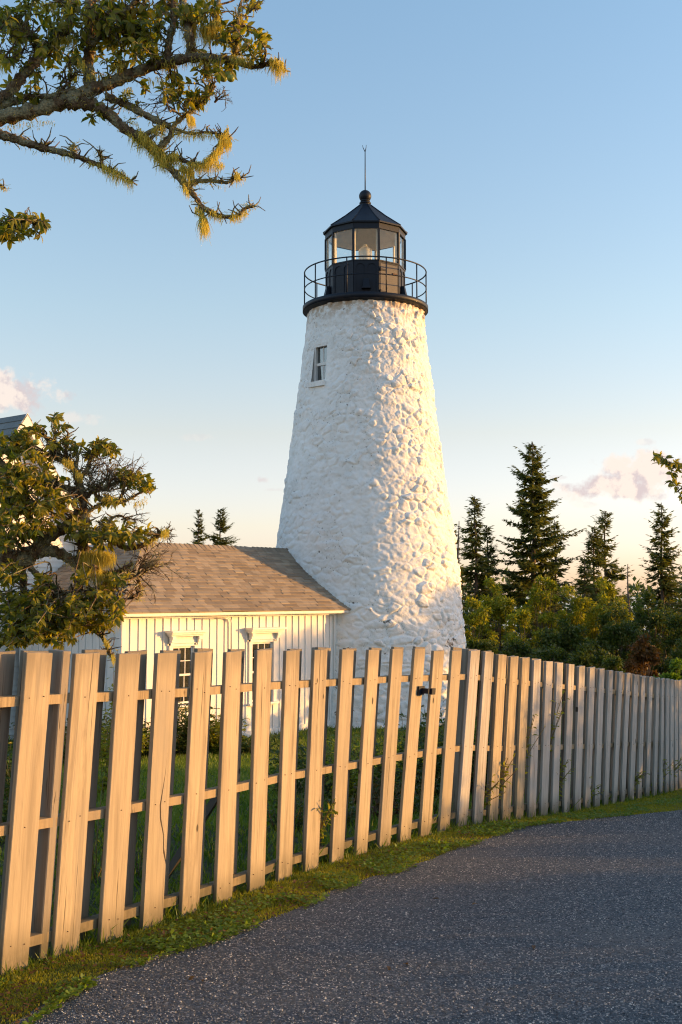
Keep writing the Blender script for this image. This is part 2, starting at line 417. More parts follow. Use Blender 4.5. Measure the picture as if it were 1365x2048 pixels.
FENCE = [(81,1306,30,1938),(177,1305,133,1908),(261,1306,224,1880),(336,1305,306,1853),(408,1304,381,1832),(469,1302,449,1808),(530,1300,515,1784),(587,1300,571,1759),(643,1300,624,1743),(697,1300,676,1726),(749,1300,724,1711),(797,1298,770,1696),(841,1299,811,1684),(879,1300,852,1672),(915,1300,890,1661),(952,1300,926,1653),(980,1304,957,1650),(1006,1309,987,1648),(1030,1313,1013,1644),(1053,1316,1040,1639),(1076,1320,1065,1635),(1100,1323,1089,1632),(1121,1326,1111,1630),(1144,1329,1134,1626),(1165,1332,1156,1622),(1186,1335,1176,1620),(1205,1338,1195,1617),(1223,1341,1213,1612),(1243,1344,1231,1606),(1258,1346,1247,1602),(1274,1350,1264,1600),(1288,1352,1280,1598),(1303,1354,1296,1596),(1317,1356,1311,1593),(1327,1357,1324,1590),(1337,1358,1335,1587),(1345,1359,1345,1584),(1353,1360,1354,1580),(1361,1361,1363,1576)]
fa = np.array(FENCE, float)
cf = np.polyfit((fa[:, 2] - 700) / 700, 1 / (fa[:, 3] - fa[:, 1]), 5)
FB, FT = [], []
for tx, ty, bx, by in FENCE:
    Yd = F * 1.25 * np.polyval(cf, (bx - 700) / 700)
    FB.append(at(bx, by, Yd)); FT.append(at(tx, ty, Yd))
for k in range(9):   # the fence runs on beyond the frame
    FB.append(FB[-1] + Vector((.135, .215, -.012))); FT.append(FT[-1] + Vector((.135, .215, -.02)))
d0 = FB[1] - FB[0]
FB = [FB[0] + Vector((-.145 * k, -.225 * k, .008 * k)) for k in (3, 2, 1)] + FB
FT = [FT[0] + Vector((-.145 * k, -.225 * k, .008 * k)) for k in (3, 2, 1)] + FT
NB = len(FB)
fx = np.array([p.x for p in FB]); fy = np.array([p.y for p in FB])
def fence_x(y): return float(np.interp(y, fy, fx)) if y > fy[0] else float(fx[0] + (y - fy[0]) * .62)
# road edge, from the photograph, laid on the ground
def on_ground(x, y):
    lo, hi = 1.0, 200.0
    for _ in range(60):
        mid = (lo + hi) / 2; p = at(x, y, mid)
        if p.z > gz(mid): lo = mid
        else: hi = mid
    return at(x, y, lo)
EDGE = [on_ground(*p) for p in [(20, 2060), (60, 2030), (123, 1990), (169, 1964), (246, 1934), (318, 1912), (410, 1886), (461, 1866), (564, 1830), (661, 1784), (740, 1758), (800, 1742), (860, 1722), (900, 1702), (960, 1682), (1010, 1664), (1100, 1648), (1200, 1637), (1300, 1627), (1364, 1621)]]
ex = [p.x for p in EDGE]; ey = [p.y for p in EDGE]
def road_edge(y):
    x = float(np.interp(y, ey, ex)) if y > ey[0] else ex[0] + (y - ey[0]) * .6
    if y > ey[-1]: x = ex[-1] + (y - ey[-1]) * .75
    return x
ry = sorted(set([y for y in YS if -5 <= y <= 60] + [-5.0] + list(np.arange(3, 14, .08))))
ry = [float(y) for y in ry]
ragged = lambda y: road_edge(y) + .07 * (float(vnoise(np.array([y * 4.1]), np.array([.5]), 3)[0]) - .5) + .05 * (float(vnoise(np.array([y * 13.0]), np.array([.5]), 5)[0]) - .5)
sheet('road', ragged, lambda y: max(6.5, 2.2 + .45 * y), ry, 'gravel_asphalt', .004, 3)

# ------------------------------------------------------------------ lighthouse
YT = 28.6
TX = at(732, 1190, YT).x
TB = -1.45                                       # base
LH = empty('lighthouse', (TX, YT, TB), 0, 'white stone lighthouse tower with black railed gallery and glazed lantern', 'lighthouse')
prof = []
for y, hw in [(588, 111.5), (640, 117), (760, 131), (880, 148), (1000, 166), (1090, 180), (1200, 191), (1300, 200), (1400, 207), (1470, 213)]:
    v = (1024 - y) / F; yd = CP - SP * v
    prof.append((at(732, y, YT).z, YT * math.sin(math.atan(hw / F / yd))))
prof.sort()
pz = np.array([p[0] for p in prof]); pr = np.array([p[1] for p in prof])
Z_TOP = 8.40
def tower_r(z): return np.interp(z, pz, pr)
nz, nt = 430, 330
zs = np.linspace(TB - .1, Z_TOP + .02, nz); th = np.linspace(-R(112), R(112), nt)
TH, ZZ = np.meshgrid(th, zs)
RR = tower_r(ZZ)
U = TH * 2.15; Vv = ZZ
wu = U + .15 * (fbm(U * 1.9, Vv * 1.9, 4, 11) - .45); wv = Vv + .13 * (fbm(U * 2.1 + 9, Vv * 2.3, 4, 21) - .45)
CW, CH = .31, .180
ci = np.floor(wu / CW); cj = np.floor(wv / CH)
f1 = np.full(U.shape, 9.0); f2 = np.full(U.shape, 9.0); sid = np.zeros(U.shape, np.int64)
for dj in (-2, -1, 0, 1, 2):
    for di in (-2, -1, 0, 1, 2):
        jj = cj + dj; ii = ci + di
        px_ = (ii + .5 * (jj % 2) + .12 + .76 * hash2(ii, jj, 1)) * CW; py_ = (jj + .12 + .76 * hash2(ii, jj, 2)) * CH
        big = .62 + .85 * hash2(ii, jj, 8) ** 1.5
        dd = np.sqrt(((wu - px_) / 1.45) ** 2 + (wv - py_) ** 2) / big
        m_ = dd < f1
        f2 = np.where(m_, f1, np.minimum(f2, dd)); sid = np.where(m_, ((ii + 500) * 5000 + jj + 500).astype(np.int64), sid); f1 = np.minimum(f1, dd)
edge = f2 - f1
si = (sid // 5000 - 500).astype(float); sj = (sid % 5000 - 500).astype(float)
prot = hash2(si, sj, 4); tiltu = hash2(si, sj, 5) - .5; tiltv = hash2(si, sj, 6) - .5
cl = np.clip(edge / (.035 + .05 * hash2(si, sj, 9)), 0, 1); cl = cl * cl * (3 - 2 * cl)
rough = fbm(U * 9, Vv * 11, 4, 31) - .45
gruff = .52 + .48 * np.clip((TH + .35) / .6, 0, 1)          # the plaster is thinner, the stones prouder, on the weather side
hgt = cl * (.020 + .050 * prot ** 2.0) * gruff + (np.abs(tiltv) * (wv - (sj + .5) * CH) * .30 + tiltu * (wu - (si + .5) * CW) * .16) * cl * gruff
bury = np.clip(fbm(U * 1.3, Vv * 2.0, 3, 61) * 3.4 - .75, .30, 1)          # in places the wash has filled the joints
hgt = hgt * bury + rough * (.018 + .028 * gruff) + .044 * (fbm(U * 2.4, Vv * 6.5, 4, 41) - .45)
hgt = hgt + .035 * (fbm(U * .9, Vv * .9, 2, 51) - .4)
# tower window opening
WZ0, WZ1 = at(640, 760, YT - 1.25).z, at(640, 684, YT - 1.25).z
WT = -R(45.5); WHW = .24
RW = float(tower_r((WZ0 + WZ1) / 2))
wt0, wt1 = WT - WHW / RW, WT + WHW / RW
near = np.clip(1 - np.maximum(np.maximum(wt0 - TH, TH - wt1) * RW, np.maximum(WZ0 - ZZ, ZZ - WZ1)) / .18, 0, 1)
hgt = hgt * (1 - .7 * near)
R2 = RR + hgt - .02
VX = R2 * np.sin(TH); VY = -R2 * np.cos(TH)
VT = np.stack([VX, VY, ZZ - TB], -1).reshape(-1, 3)
idx = np.arange(nz * nt).reshape(nz, nt)
Q = np.stack([idx[:-1, :-1], idx[:-1, 1:], idx[1:, 1:], idx[1:, :-1]], -1).reshape(-1, 4)
ctr = VT[Q].mean(1)
thq = (TH[:-1, :-1] + TH[1:, 1:]).ravel() / 2; zq = (ZZ[:-1, :-1] + ZZ[1:, 1:]).ravel() / 2
qs = sid[:-1, :-1].ravel()
keep = ~((thq > wt0) & (thq < wt1) & (zq > WZ0) & (zq < WZ1))
Q = Q[keep]; qs = qs[keep]; thq = thq[keep]; zq = zq[keep]
P3 = VT.reshape(nz, nt, 3)
dt = np.gradient(P3, axis=1); dz_ = np.gradient(P3, axis=0)
NRM = np.cross(dt, dz_).reshape(-1, 3); NRM /= np.linalg.norm(NRM, axis=1, keepdims=True)
JOINT = ((1 - cl) * bury).ravel()
vis = np.cos(thq) * tower_r(zq) * (zq > -1.0) * (np.cos(thq) > .25)
ids, inv = np.unique(qs, return_inverse=True)
score = np.bincount(inv, np.clip(vis, 0, None))
top = set(ids[np.argsort(-score)[:299]].tolist())
def tower_piece(name, quads, kind=None):
    u, iv = np.unique(quads.ravel(), return_inverse=True)
    me = npmesh(name, VT[u], iv, np.full(len(quads), 4), True)
    me.normals_split_custom_set_from_vertices(NRM[u].tolist())
    a = me.attributes.new('joint', 'FLOAT', 'POINT'); a.data.foreach_set('value', JOINT[u].astype(np.float32))
    return tag(link(name, me, LH, M['whitewash']), kind=kind)
def islands(quads):
    par = {}
    def find(a):
        while par.setdefault(a, a) != a: a = par[a]
        return a
    for q in quads.tolist():
        for k in q[1:]: par[find(k)] = find(q[0])
    return len({find(a) for a in list(par)})
order = np.argsort(inv, kind='stable'); bounds = np.searchsorted(inv[order], np.arange(len(ids) + 1))
for k, i_ in enumerate(ids.tolist()):
    if i_ in top and islands(Q[order[bounds[k]:bounds[k + 1]]]) > 1: top.discard(i_)
    if i_ in top: tower_piece('stone', Q[order[bounds[k]:bounds[k + 1]]])
tower_piece('stonework', Q[np.array([q not in top for q in qs.tolist()])], 'stuff')
m = MB()                                          # the plain far side of the tower
nb = 24; back = [R(111) + (R(360) - R(222)) * k / nb for k in range(nb + 1)]
zz = np.linspace(TB - .1, Z_TOP + .02, 14); vs = []
for z in zz:
    for a in back: vs.append((float(tower_r(z)) * math.sin(a), -float(tower_r(z)) * math.cos(a), z - TB))
m.add(vs, [(j * (nb + 1) + k, j * (nb + 1) + k + 1, (j + 1) * (nb + 1) + k + 1, (j + 1) * (nb + 1) + k) for j in range(13) for k in range(nb)], True)
m.build('rear_wall', M['whitewash'], LH)
# window: box set into the wall, upright
wa = Vector((math.sin(WT), -math.cos(WT), 0)); wt_ = Vector((math.cos(WT), math.sin(WT), 0))
rt = float(tower_r(WZ1)) - .07
def wp(a, d, z): return wa * (rt - d) + wt_ * a + Vector((0, 0, z - TB))
def wbox(mb, a0, a1, d0, d1, z0, z1):
    return mb.hexa([wp(a0, d0, z0), wp(a1, d0, z0), wp(a1, d1, z0), wp(a0, d1, z0), wp(a0, d0, z1), wp(a1, d0, z1), wp(a1, d1, z1), wp(a0, d1, z1)])
zl, zh, hw_ = WZ0 - .02, WZ1 + .02, WHW + .02
m = MB()
for a0, a1, z0, z1 in ((-hw_ - .12, -hw_, zl - .1, zh + .1), (hw_, hw_ + .12, zl - .1, zh + .1), (-hw_, hw_, zh, zh + .12), (-hw_, hw_, zl - .12, zl)):
    wbox(m, a0, a1, -.24 if z1 == zl else -.02, .5, z0, z1)
m.build('window_reveal', M['whitewash'], LH)
win = MB()
wbox(win, -hw_ + .002, -hw_ + .062, -.035, .09, zl, zh); wbox(win, hw_ - .062, hw_ - .002, -.035, .09, zl, zh); wbox(win, -hw_ + .062, hw_ - .062, -.05, .09, zh - .085, zh); wbox(win, -hw_ + .062, hw_ - .062, -.07, .09, zl, zl + .05)
wo_ = win.build('window', M['trim_paint'], LH)
zm = (zl + zh) / 2 - .02
m = MB(); wbox(m, -hw_ + .062, hw_ - .062, .01, .06, zm - .035, zm + .03); wbox(m, -.012, .012, .03, .055, zm + .03, zh - .085); wbox(m, -.012, .012, .03, .055, zl + .05, zm - .035)
m.build('sash', M['white_paint'], wo_)
for z0, z1 in ((zm + .03, zh - .085), (zl + .05, zm - .035)):
    for a0, a1 in ((-hw_ + .062, -.012), (.012, hw_ - .062)):
        m = MB(); wbox(m, a0, a1, .04, .046, z0, z1); m.build('pane', M['window_glass'], wo_)
m = MB(); wbox(m, -hw_, hw_, .12, .14, zl, zh); m.build('curtain', M['curtain'], wo_)

# gallery deck
D_TOP, D_BOT = at(732, 583, YT - 1.52).z, at(732, 598, YT - 1.52).z
r_d = YT * math.sin(math.atan(125.5 / F / .985))
m = MB().lathe([(1.30, D_BOT - TB - .0), (r_d - .13, D_BOT - TB), (r_d - .03, D_BOT - TB + .05), (r_d - .03, D_BOT - TB + .045), (r_d, D_BOT - TB + .045), (r_d, D_TOP - TB - .012), (r_d - .02, D_TOP - TB), (.4, D_TOP - TB)], 72)
m.build('gallery_deck', M['black_iron'], LH)
# ten-sided lantern; corner k at (k+.5)*36 degrees, face k centred on k*36 degrees
RL = YT * math.sin(math.atan(79.5 / F / .983))
Z_PAR, Z_GL, Z_EAVE, Z_APEX = at(732, 519, YT - RL * .95).z, at(732, 456, YT - RL * .95).z, at(732, 440, YT - RL * 1.02).z, at(732, 413, YT).z
def cp(k, r, z): a = R(36) * (k + .5); return Vector((r * math.sin(a), -r * math.cos(a), z - TB))
def fp(k, a, d, z):     # point on face k: a along, d outwards
    n = Vector((math.sin(R(36) * k), -math.cos(R(36) * k), 0)); tt = Vector((math.cos(R(36) * k), math.sin(R(36) * k), 0))
    return n * (RL * math.cos(R(18)) + d) + tt * a + Vector((0, 0, z - TB))
def fbox(mb, k, a0, a1, d0, d1, z0, z1):
    return mb.hexa([fp(k, a0, d1, z0), fp(k, a1, d1, z0), fp(k, a1, d0, z0), fp(k, a0, d0, z0), fp(k, a0, d1, z1), fp(k, a1, d1, z1), fp(k, a1, d0, z1), fp(k, a0, d0, z1)])
hl = RL * math.sin(R(18))
fold = .03 * math.tan(R(18))
for k in range(10):
    m = MB(); h2 = hl - .004
    z0, z1 = D_TOP + .003, Z_PAR - .03
    if k == 1:                                   # hatch door
        fbox(m, k, -h2, -h2 + .04, -.05, 0, z0, z1); fbox(m, k, h2 - .04, h2, -.05, 0, z0, z1); fbox(m, k, -h2 + .04, h2 - .04, -.05, 0, z1 - .05, z1)
        m.build('parapet_panel', M['black_iron'], LH)
        m = MB(); fbox(m, k, -h2 + .042, h2 - .042, -.04, .008, z0, z1 - .053); d_ = m.build('lantern_door', M['dark_door'], LH)
        m = MB()
        for zz_ in (z0 + .14, z1 - .22):
            fbox(m, k, -h2 + .02, -h2 + .20, .009, .02, zz_, zz_ + .045); fbox(m, k, -h2 + .03, -h2 + .05, .009, .032, zz_ - .02, zz_ + .065)
        m.build('hinge', M['black_iron'], d_)
        m = MB(); fbox(m, k, h2 - .19, h2 - .06, .009, .025, z0 + .62, z0 + .66); m.build('latch', M['rust'], d_)
    else:
        fbox(m, k, -h2, h2, -.05, -.012, z0, z1)
        pan = m.build('parapet_panel', M['black_iron'], LH)
        m = MB()
        fbox(m, k, -h2, -h2 + .05, -.012, .006, z0, z1); fbox(m, k, h2 - .05, h2, -.012, .006, z0, z1); fbox(m, k, -.025, .025, -.012, .006, z0, z1)
        for a_ in (-1, 1):                        # arched heads of the sunk panels
            c_ = a_ * (h2 + -.05 + .025) / 2; rr = (h2 - .05 - .025) / 2; zc = z1 - .06 - rr
            prev = None
            for q in range(9):
                an = math.pi * q / 8; p_ = (c_ - rr * math.cos(an), zc + rr * math.sin(an))
                if prev:
                    m.hexa([fp(k, prev[0], .006, prev[1]), fp(k, p_[0], .006, p_[1]), fp(k, p_[0], -.012, p_[1]), fp(k, prev[0], -.012, prev[1]), fp(k, prev[0], .006, z1), fp(k, p_[0], .006, z1), fp(k, p_[0], -.012, z1), fp(k, prev[0], -.012, z1)])
                prev = p_
            fbox(m, k, min(a_ * .025, a_ * (h2 - .05)), max(a_ * .025, a_ * (h2 - .05)), -.012, .006, z0, z0 + .06)
        m.build('arched_moulding', M['black_iron'], pan)
    m = MB(); fbox(m, k, -hl, hl, -.06, .018, Z_PAR - .03, Z_PAR); m.build('window_ledge', M['black_iron'], LH)
    if k in (0, 2, 8, 5):                           # ventilator scoops
        m = MB(); zv = D_TOP + .36
        if k == 2 or k == 8: zv -= .02
        m.hexa([fp(k, -.09, .12, zv - .13), fp(k, .09, .12, zv - .13), fp(k, .09, .007, zv - .13), fp(k, -.09, .007, zv - .13), fp(k, -.06, .07, zv + .1), fp(k, .06, .07, zv + .1), fp(k, .06, .007, zv + .1), fp(k, -.06, .007, zv + .1)])
        fbox(m, k, -.11, .11, .007, .14, zv - .15, zv - .131)
        m.build('vent_scoop', M['black_iron'], LH)
    m = MB(); fbox(m, k, -hl + .02, hl - .02, -.024, -.018, Z_PAR + .002, Z_GL - .002); m.build('pane', M['clear_glass'], LH)
    m = MB(); fbox(m, k, -hl, hl, -.05, .012, Z_GL, Z_EAVE - .02); m.build('frieze', M['black_iron'], LH)
    a = cp(k, RL, Z_PAR); b_ = cp(k, RL, Z_GL)
    m = MB().bar(a, b_, .045, .05, (math.sin(R(36) * (k + .5)), -math.cos(R(36) * (k + .5)), 0)); m.build('mullion', M['black_iron'], LH)
    # inner lining of the mullion, cream paint
    m = MB().bar(cp(k, RL - .06, Z_PAR), cp(k, RL - .06, Z_GL), .05, .06, (math.sin(R(36) * (k + .5)), -math.cos(R(36) * (k + .5)), 0)); m.build('mullion_lining', M['cream_ceiling'], LH)
    # roof sheet k: slightly hollow
    r_e = RL * 1.065; ra = .17
    z_m = Z_EAVE + (Z_APEX - Z_EAVE) * .47; r_m = r_e + (ra - r_e) * .5
    m = MB(); rows = [(r_e, Z_EAVE - .035), (r_e, Z_EAVE), (r_m, z_m), (ra, Z_APEX)]
    vs = [cp(k - 1, r, z) for r, z in rows] + [cp(k, r, z) for r, z in rows]
    m.add(vs, [(0, 4, 5, 1), (1, 5, 6, 2), (2, 6, 7, 3)]); m.build('roof_sheet', M['black_iron'], LH)
    a = cp(k, r_e, Z_EAVE + .004); b_ = cp(k, r_m, z_m + .004); c_ = cp(k, ra, Z_APEX + .004)
    m = MB().tube([a, b_, c_], .014, 5); m.build('roof_seam', M['black_iron'], LH)
m = MB()                                            # soffit and the cream ceiling inside
m.add([cp(k, RL * 1.065, Z_EAVE - .035) for k in range(10)] + [cp(k, RL - .06, Z_EAVE - .03) for k in range(10)], [(k, k + 10, (k + 1) % 10 + 10, (k + 1) % 10) for k in range(10)])
m.build('soffit', M['black_iron'], LH)
m = MB(); rc = RL - .055
rows = [(rc, Z_GL + .0), (rc * .93, Z_GL + .13), (rc * .5, Z_APEX - .40), (.10, Z_APEX - .14)]
m.add([cp(k, r, z) for r, z in rows for k in range(10)], [(j * 10 + k, (j + 1) * 10 + k, (j + 1) * 10 + (k + 1) % 10, j * 10 + (k + 1) % 10) for j in range(3) for k in range(10)])
m.build('ceiling', M['cream_ceiling'], LH)
m = MB().lathe([(.01, D_TOP - TB + .30), (RL - .08, D_TOP - TB + .30), (RL - .08, D_TOP - TB + .32), (.01, D_TOP - TB + .32)], 20); m.build('lantern_floor', M['cream_ceiling'], LH)
m = MB().lathe([(RL - .09, D_TOP - TB + .33), (RL - .09, Z_PAR - TB - .02)], 20); m.build('inner_lining', M['cream_ceiling'], LH)
zc = at(732, 392.6, YT).z; rb = YT * math.sin(math.atan(12.4 / F / .98))
z0 = Z_APEX - TB
m = MB().lathe([(.19, z0 - .02), (.17, z0 + .02), (.12, z0 + .03), (.115, z0 + .055), (.145, z0 + .065), (.145, z0 + .09), (.09, z0 + .10), (.085, z0 + .115), (.12, z0 + .125), (.12, z0 + .15), (.08, z0 + .16), (.08, zc - TB - rb * .85)], 24)
m.build('vent_collar', M['black_iron'], LH)
m = MB().lathe([(rb * math.sin(math.pi * q / 14) + .001, zc - TB - rb * math.cos(math.pi * q / 14)) for q in range(15)], 24); m.build('vent_ball', M['black_iron'], LH)
zr, zf = at(731.5, 303, YT).z, at(731.5, 291, YT).z
m = MB().tube([(0, 0, zc - TB + rb * .9), (0, 0, zr - TB)], [.017, .012], 6); rod = m.build('lightning_rod', M['black_iron'], LH)
m = MB()
for dx, dy in ((-.065, .0), (.03, -.02), (.03, .05)): m.tube([(0, 0, zr - TB - .01), (dx * .8, dy, zf - TB - .05), (dx, dy, zf - TB + .01)], [.011, .008, .004], 5)
m.build('rod_tip', M['black_iron'], rod)
# beacon
zb = Z_PAR - TB + .10
m = MB().lathe([(.12, zb - .25), (.12, zb), (.17, zb + .01), (.17, zb + .05)], 20); bc = m.build('beacon', M['brass'], LH)
m = MB().lathe([(.155, zb + .05), (.17, zb + .12), (.17, zb + .38), (.15, zb + .43), (.10, zb + .47), (.055, zb + .50), (.05, zb + .54), (.012, zb + .56)], 24); m.build('lens', M['lens_glass'], bc)
m = MB()
for q in range(7): m.lathe([(.158, zb + .10 + .04 * q), (.172 - .004, zb + .115 + .04 * q), (.158, zb + .13 + .04 * q)], 20)
m.lathe([(.03, zb + .05), (.04, zb + .2), (.03, zb + .3), (.005, zb + .33)], 12)
m.build('lens_ring', M['trim_paint'], bc)
# railing
RG = r_d - .045
for nm, px_y, rr in (('top_rail', 512.5, .017), ('middle_rail', 547, .014)):
    z = at(732, px_y, YT - RG).z - TB
    m = MB(); n = 80; vs = []
    m.lathe([(RG + rr * math.cos(2 * math.pi * q / 6), z + rr * math.sin(2 * math.pi * q / 6)) for q in range(6)], n, closed=True)
    m.build(nm, M['black_iron'], LH)
    zt_ = z if nm == 'top_rail' else zt_
for k in range(10):
    a = R(36) * (k + .5); p_ = Vector((RG * math.sin(a), -RG * math.cos(a), 0))
    m = MB().tube([p_ + Vector((0, 0, D_TOP - TB)), p_ + Vector((0, 0, zt_))], .017, 6); po = m.build('rail_post', M['black_iron'], LH)

# ------------------------------------------------------------------ shed against the tower
TH_S = math.atan2(2350, 2650 - 682.5)                # direction of its long wall
SD = Vector((math.cos(TH_S), math.sin(TH_S), 0)); SN = Vector((-SD.y, SD.x, 0))
C0 = at(245, 1190, 21.7); SB = -1.43
SH = empty('shed', (C0.x, C0.y, SB), TH_S, 'low white board and batten shed with brown shingle roof built against the lighthouse', 'shed')
def sz(z): return z - SB
ZE = at(400, 1222, 22.3).z; ZW = ZE - .11
RP = 1.56; ZRG = ZE + (RP + .28) * .742; RS = 1.82; PE = 3.30; SE = 6.02
SW1 = [(1.222, 1.783, at(367, 1408, 22.85).z, at(367, 1292, 22.85).z), (3.393, 4.03, at(525, 1403, 24.5).z, at(525, 1284, 24.5).z)]
# boards and battens of the long wall, cut round the windows
def strip(mb, s0, s1, p0, p1, z0, z1): return mb.box(s0, s1, p0, p1, sz(z0), sz(z1))
pitch = .203; nb_ = int(SE / pitch)
plinth_z = SB + .16
for k in range(nb_ + 1):
    s0 = k * pitch + .001; s1 = min((k + 1) * pitch - .001, SE)
    if s1 - s0 < .02: continue
    m = MB(); spans = [(plinth_z, ZW + .05)]
    for a, b_, zl_, zh_ in SW1:
        a -= .07; b_ += .07
        if s1 > a and s0 < b_:
            spans = [(plinth_z, zl_ - .08), (zh_ + .07, ZW + .05)]
            if s0 < a: strip(m, s0, a, 0, .02, zl_ - .08, zh_ + .07)
            if s1 > b_: strip(m, b_, s1, 0, .02, zl_ - .08, zh_ + .07)
    dd_ = random.uniform(0, .003)
    if m.v: m.build('board', M['white_paint'], SH)
    for z0, z1 in spans: strip(MB_ := MB(), s0, s1, dd_, .02 + dd_, z0, z1); MB_.build('board', M['white_paint'], SH)
    if 0 < k:
        m = MB(); c = k * pitch; inside = [q for q in SW1 if q[0] - .09 < c < q[1] + .09]
        if inside:
            strip(m, c - .015, c + .015, -.019, -.001, plinth_z, inside[0][2] - .09); m.build('batten', M['trim_paint'], SH); m = MB(); strip(m, c - .015, c + .015, -.019, -.001, inside[0][3] + .30, ZW + .04)
        else: strip(m, c - .015, c + .015, -.019, -.001, plinth_z, ZW + .04)
        m.build('batten', M['trim_paint'], SH)
m = MB(); strip(m, -.035, SE + .02, -.03, .02, SB - .1, plinth_z - .002); m.build('skirting', M['trim_paint'], SH)
m = MB(); strip(m, -.034, .07, -.036, -.024, plinth_z, ZW + .04); strip(m, -.036, -.022, -.036, .09, plinth_z, ZW + .04); m.build('corner_board', M['trim_paint'], SH)
m = MB(); strip(m, SE - .02, SE + .06, -.036, .12, plinth_z, ZW + .04); m.build('corner_board', M['trim_paint'], SH)
# end wall on the left
nbl = int(PE / .21)
for k in range(nbl):
    m = MB(); p0 = .022 + k * .21; strip(m, 0, .02, p0, p0 + .207, SB - .1, ZW + .05); m.build('board', M['white_paint'], SH)
    if k:
        m = MB(); strip(m, -.02, -.001, p0 - .018, p0 + .015, SB - .05, ZW + .04); m.build('batten', M['trim_paint'], SH)
m = MB(); strip(m, SE - .001, SE + .02, .1, 2.6, SB - .1, ZW + .05); m.build('right_wall', M['white_paint'], SH)
m = MB(); strip(m, .02, SE, .6, .64, SB - .1, ZW); m.build('inner_wall', M['room_dark'], SH)
# eaves: frieze, fascia, soffit
m = MB(); strip(m, -.30, SE + .36, -.28, -.255, ZE - .085, ZE - .004); m.build('fascia', M['trim_paint'], SH)
m = MB(); strip(m, -.28, -.255, -.254, PE, ZE - .085, ZE - .004); m.build('fascia', M['trim_paint'], SH)
m = MB(); strip(m, -.254, SE + .30, -.254, -.037, ZE - .10, ZE - .075); strip(m, -.254, -.04, -.037, PE, ZE - .10, ZE - .075); m.build('soffit', M['trim_paint'], SH)
m = MB(); strip(m, -.04, SE + .03, -.05, -.024, ZW - .03, ZE - .101); m.build('frieze_board', M['trim_paint'], SH)
# windows with bracketed hoods
for a, b_, z0, z1 in SW1:
    m = MB(); strip(m, a - .09, a, -.045, .02, z0 - .02, z1 + .02); strip(m, b_, b_ + .09, -.045, .02, z0 - .02, z1 + .02); strip(m, a, b_, -.045, .02, z1, z1 + .05)
    wn = m.build('window', M['trim_paint'], SH)
    m = MB(); zc_ = (z0 + z1) / 2
    for q0, q1, dp in ((z0, zc_ + .02, .035), (zc_ - .02, z1, .012)):
        strip(m, a + .003, a + .04, dp, dp + .022, q0, q1); strip(m, b_ - .04, b_ - .003, dp, dp + .022, q0, q1); strip(m, a + .04, b_ - .04, dp, dp + .022, q0, q0 + .04); strip(m, a + .04, b_ - .04, dp, dp + .022, q1 - .04, q1)
        for f_ in (1, 2): c = a + .04 + (b_ - a - .08) * f_ / 3; strip(m, c - .008, c + .008, dp, dp + .02, q0 + .04, q1 - .04)
        c = (q0 + q1) / 2; strip(m, a + .04, b_ - .04, dp + .003, dp + .018, c - .008, c + .008)
    m.build('sash', M['trim_paint'], wn)
    m = MB(); strip(m, a + .04, b_ - .04, .025, .029, zc_ + .02, z1 - .04); m.build('pane', M['window_glass'], wn)
    m = MB(); strip(m, a + .04, b_ - .04, .048, .052, z0 + .04, zc_ - .02); m.build('pane', M['window_glass'], wn)
    m = MB(); strip(m, a - .12, b_ + .12, -.10, .06, z0 - .06, z0 - .021); m.build('sill', M['trim_paint'], wn)
    hz0, hz1 = z1 + .13, z1 + .30; l, r_ = a - .19, b_ + .19
    m = MB(); strip(m, l, r_, -.24, -.024, hz1 - .035, hz1); strip(m, l + .03, r_ - .03, -.20, -.024, hz1 - .075, hz1 - .037); strip(m, l + .06, r_ - .06, -.15, -.024, hz1 - .11, hz1 - .077); strip(m, a - .09, b_ + .09, -.062, -.024, z1 + .055, hz1 - .112)
    m.build('hood', M['trim_paint'], SH)
    for c in (a - .065, b_ + .065):
        m = MB(); strip(m, c - .04, c + .04, -.15, -.064, hz1 - .17, hz1 - .112); strip(m, c - .035, c + .035, -.125, -.064, hz1 - .22, hz1 - .171); strip(m, c - .03, c + .03, -.095, -.064, hz1 - .28, hz1 - .222)
        m.build('bracket', M['trim_paint'], SH)
# conduits
for s_, zb_ in ((2.78, .05), (2.70, -.55)):
    m = MB().tube([(s_ - .9 if s_ < 2.75 else s_ - .5, -.052, sz(ZW - .05)), (s_ - .12, -.052, sz(ZW - .05)), (s_ - .04, -.052, sz(ZW - .07)), (s_, -.052, sz(ZW - .15)), (s_ + .01, -.052, sz(zb_))], .013, 6)
    m.build('conduit', M['white_paint'], SH)
# roof deck and shingles
thick = .05
EV0, EV1 = -.30, SE + .40
def plane_front(s, p): return ZE + (p + .28) * .742
def plane_left(s, p): return ZE + (s + .28) * .742 * (RP + .28) / (RS + .28)
m = MB()
fr = [(EV0, -.30), (EV1, -.30), (EV1, RP), (RS, RP)]
m.add([(s, p, sz(plane_front(s, p)) - .02) for s, p in fr], [(0, 1, 2, 3)])
m.add([(s, p, sz(ZRG - .02)) for s, p in ((RS, RP), (EV1, RP))] + [(EV1, 3.4, sz(ZE)), (RS, 3.4, sz(ZE))], [(0, 1, 2, 3)])
m.add([(-.30, -.30, sz(plane_left(-.30, 0)) - .02), (RS, RP, sz(ZRG) - .02), (RS, PE, sz(ZRG) - .02), (-.30, PE, sz(plane_left(-.30, 0)) - .02)], [(0, 1, 2, 3)])
m.build('roof', M['shingle'], SH)
SHING = []                                           # (screen size, corner list)
def tower_cut(s, p, z):
    q = C0 + SD * s + SN * p; return math.hypot(q.x - TX, q.y - YT) < float(tower_r(z)) - .10
hipk = (RS + .28) / (RP + .28)
rows = 21; L = RP + .30
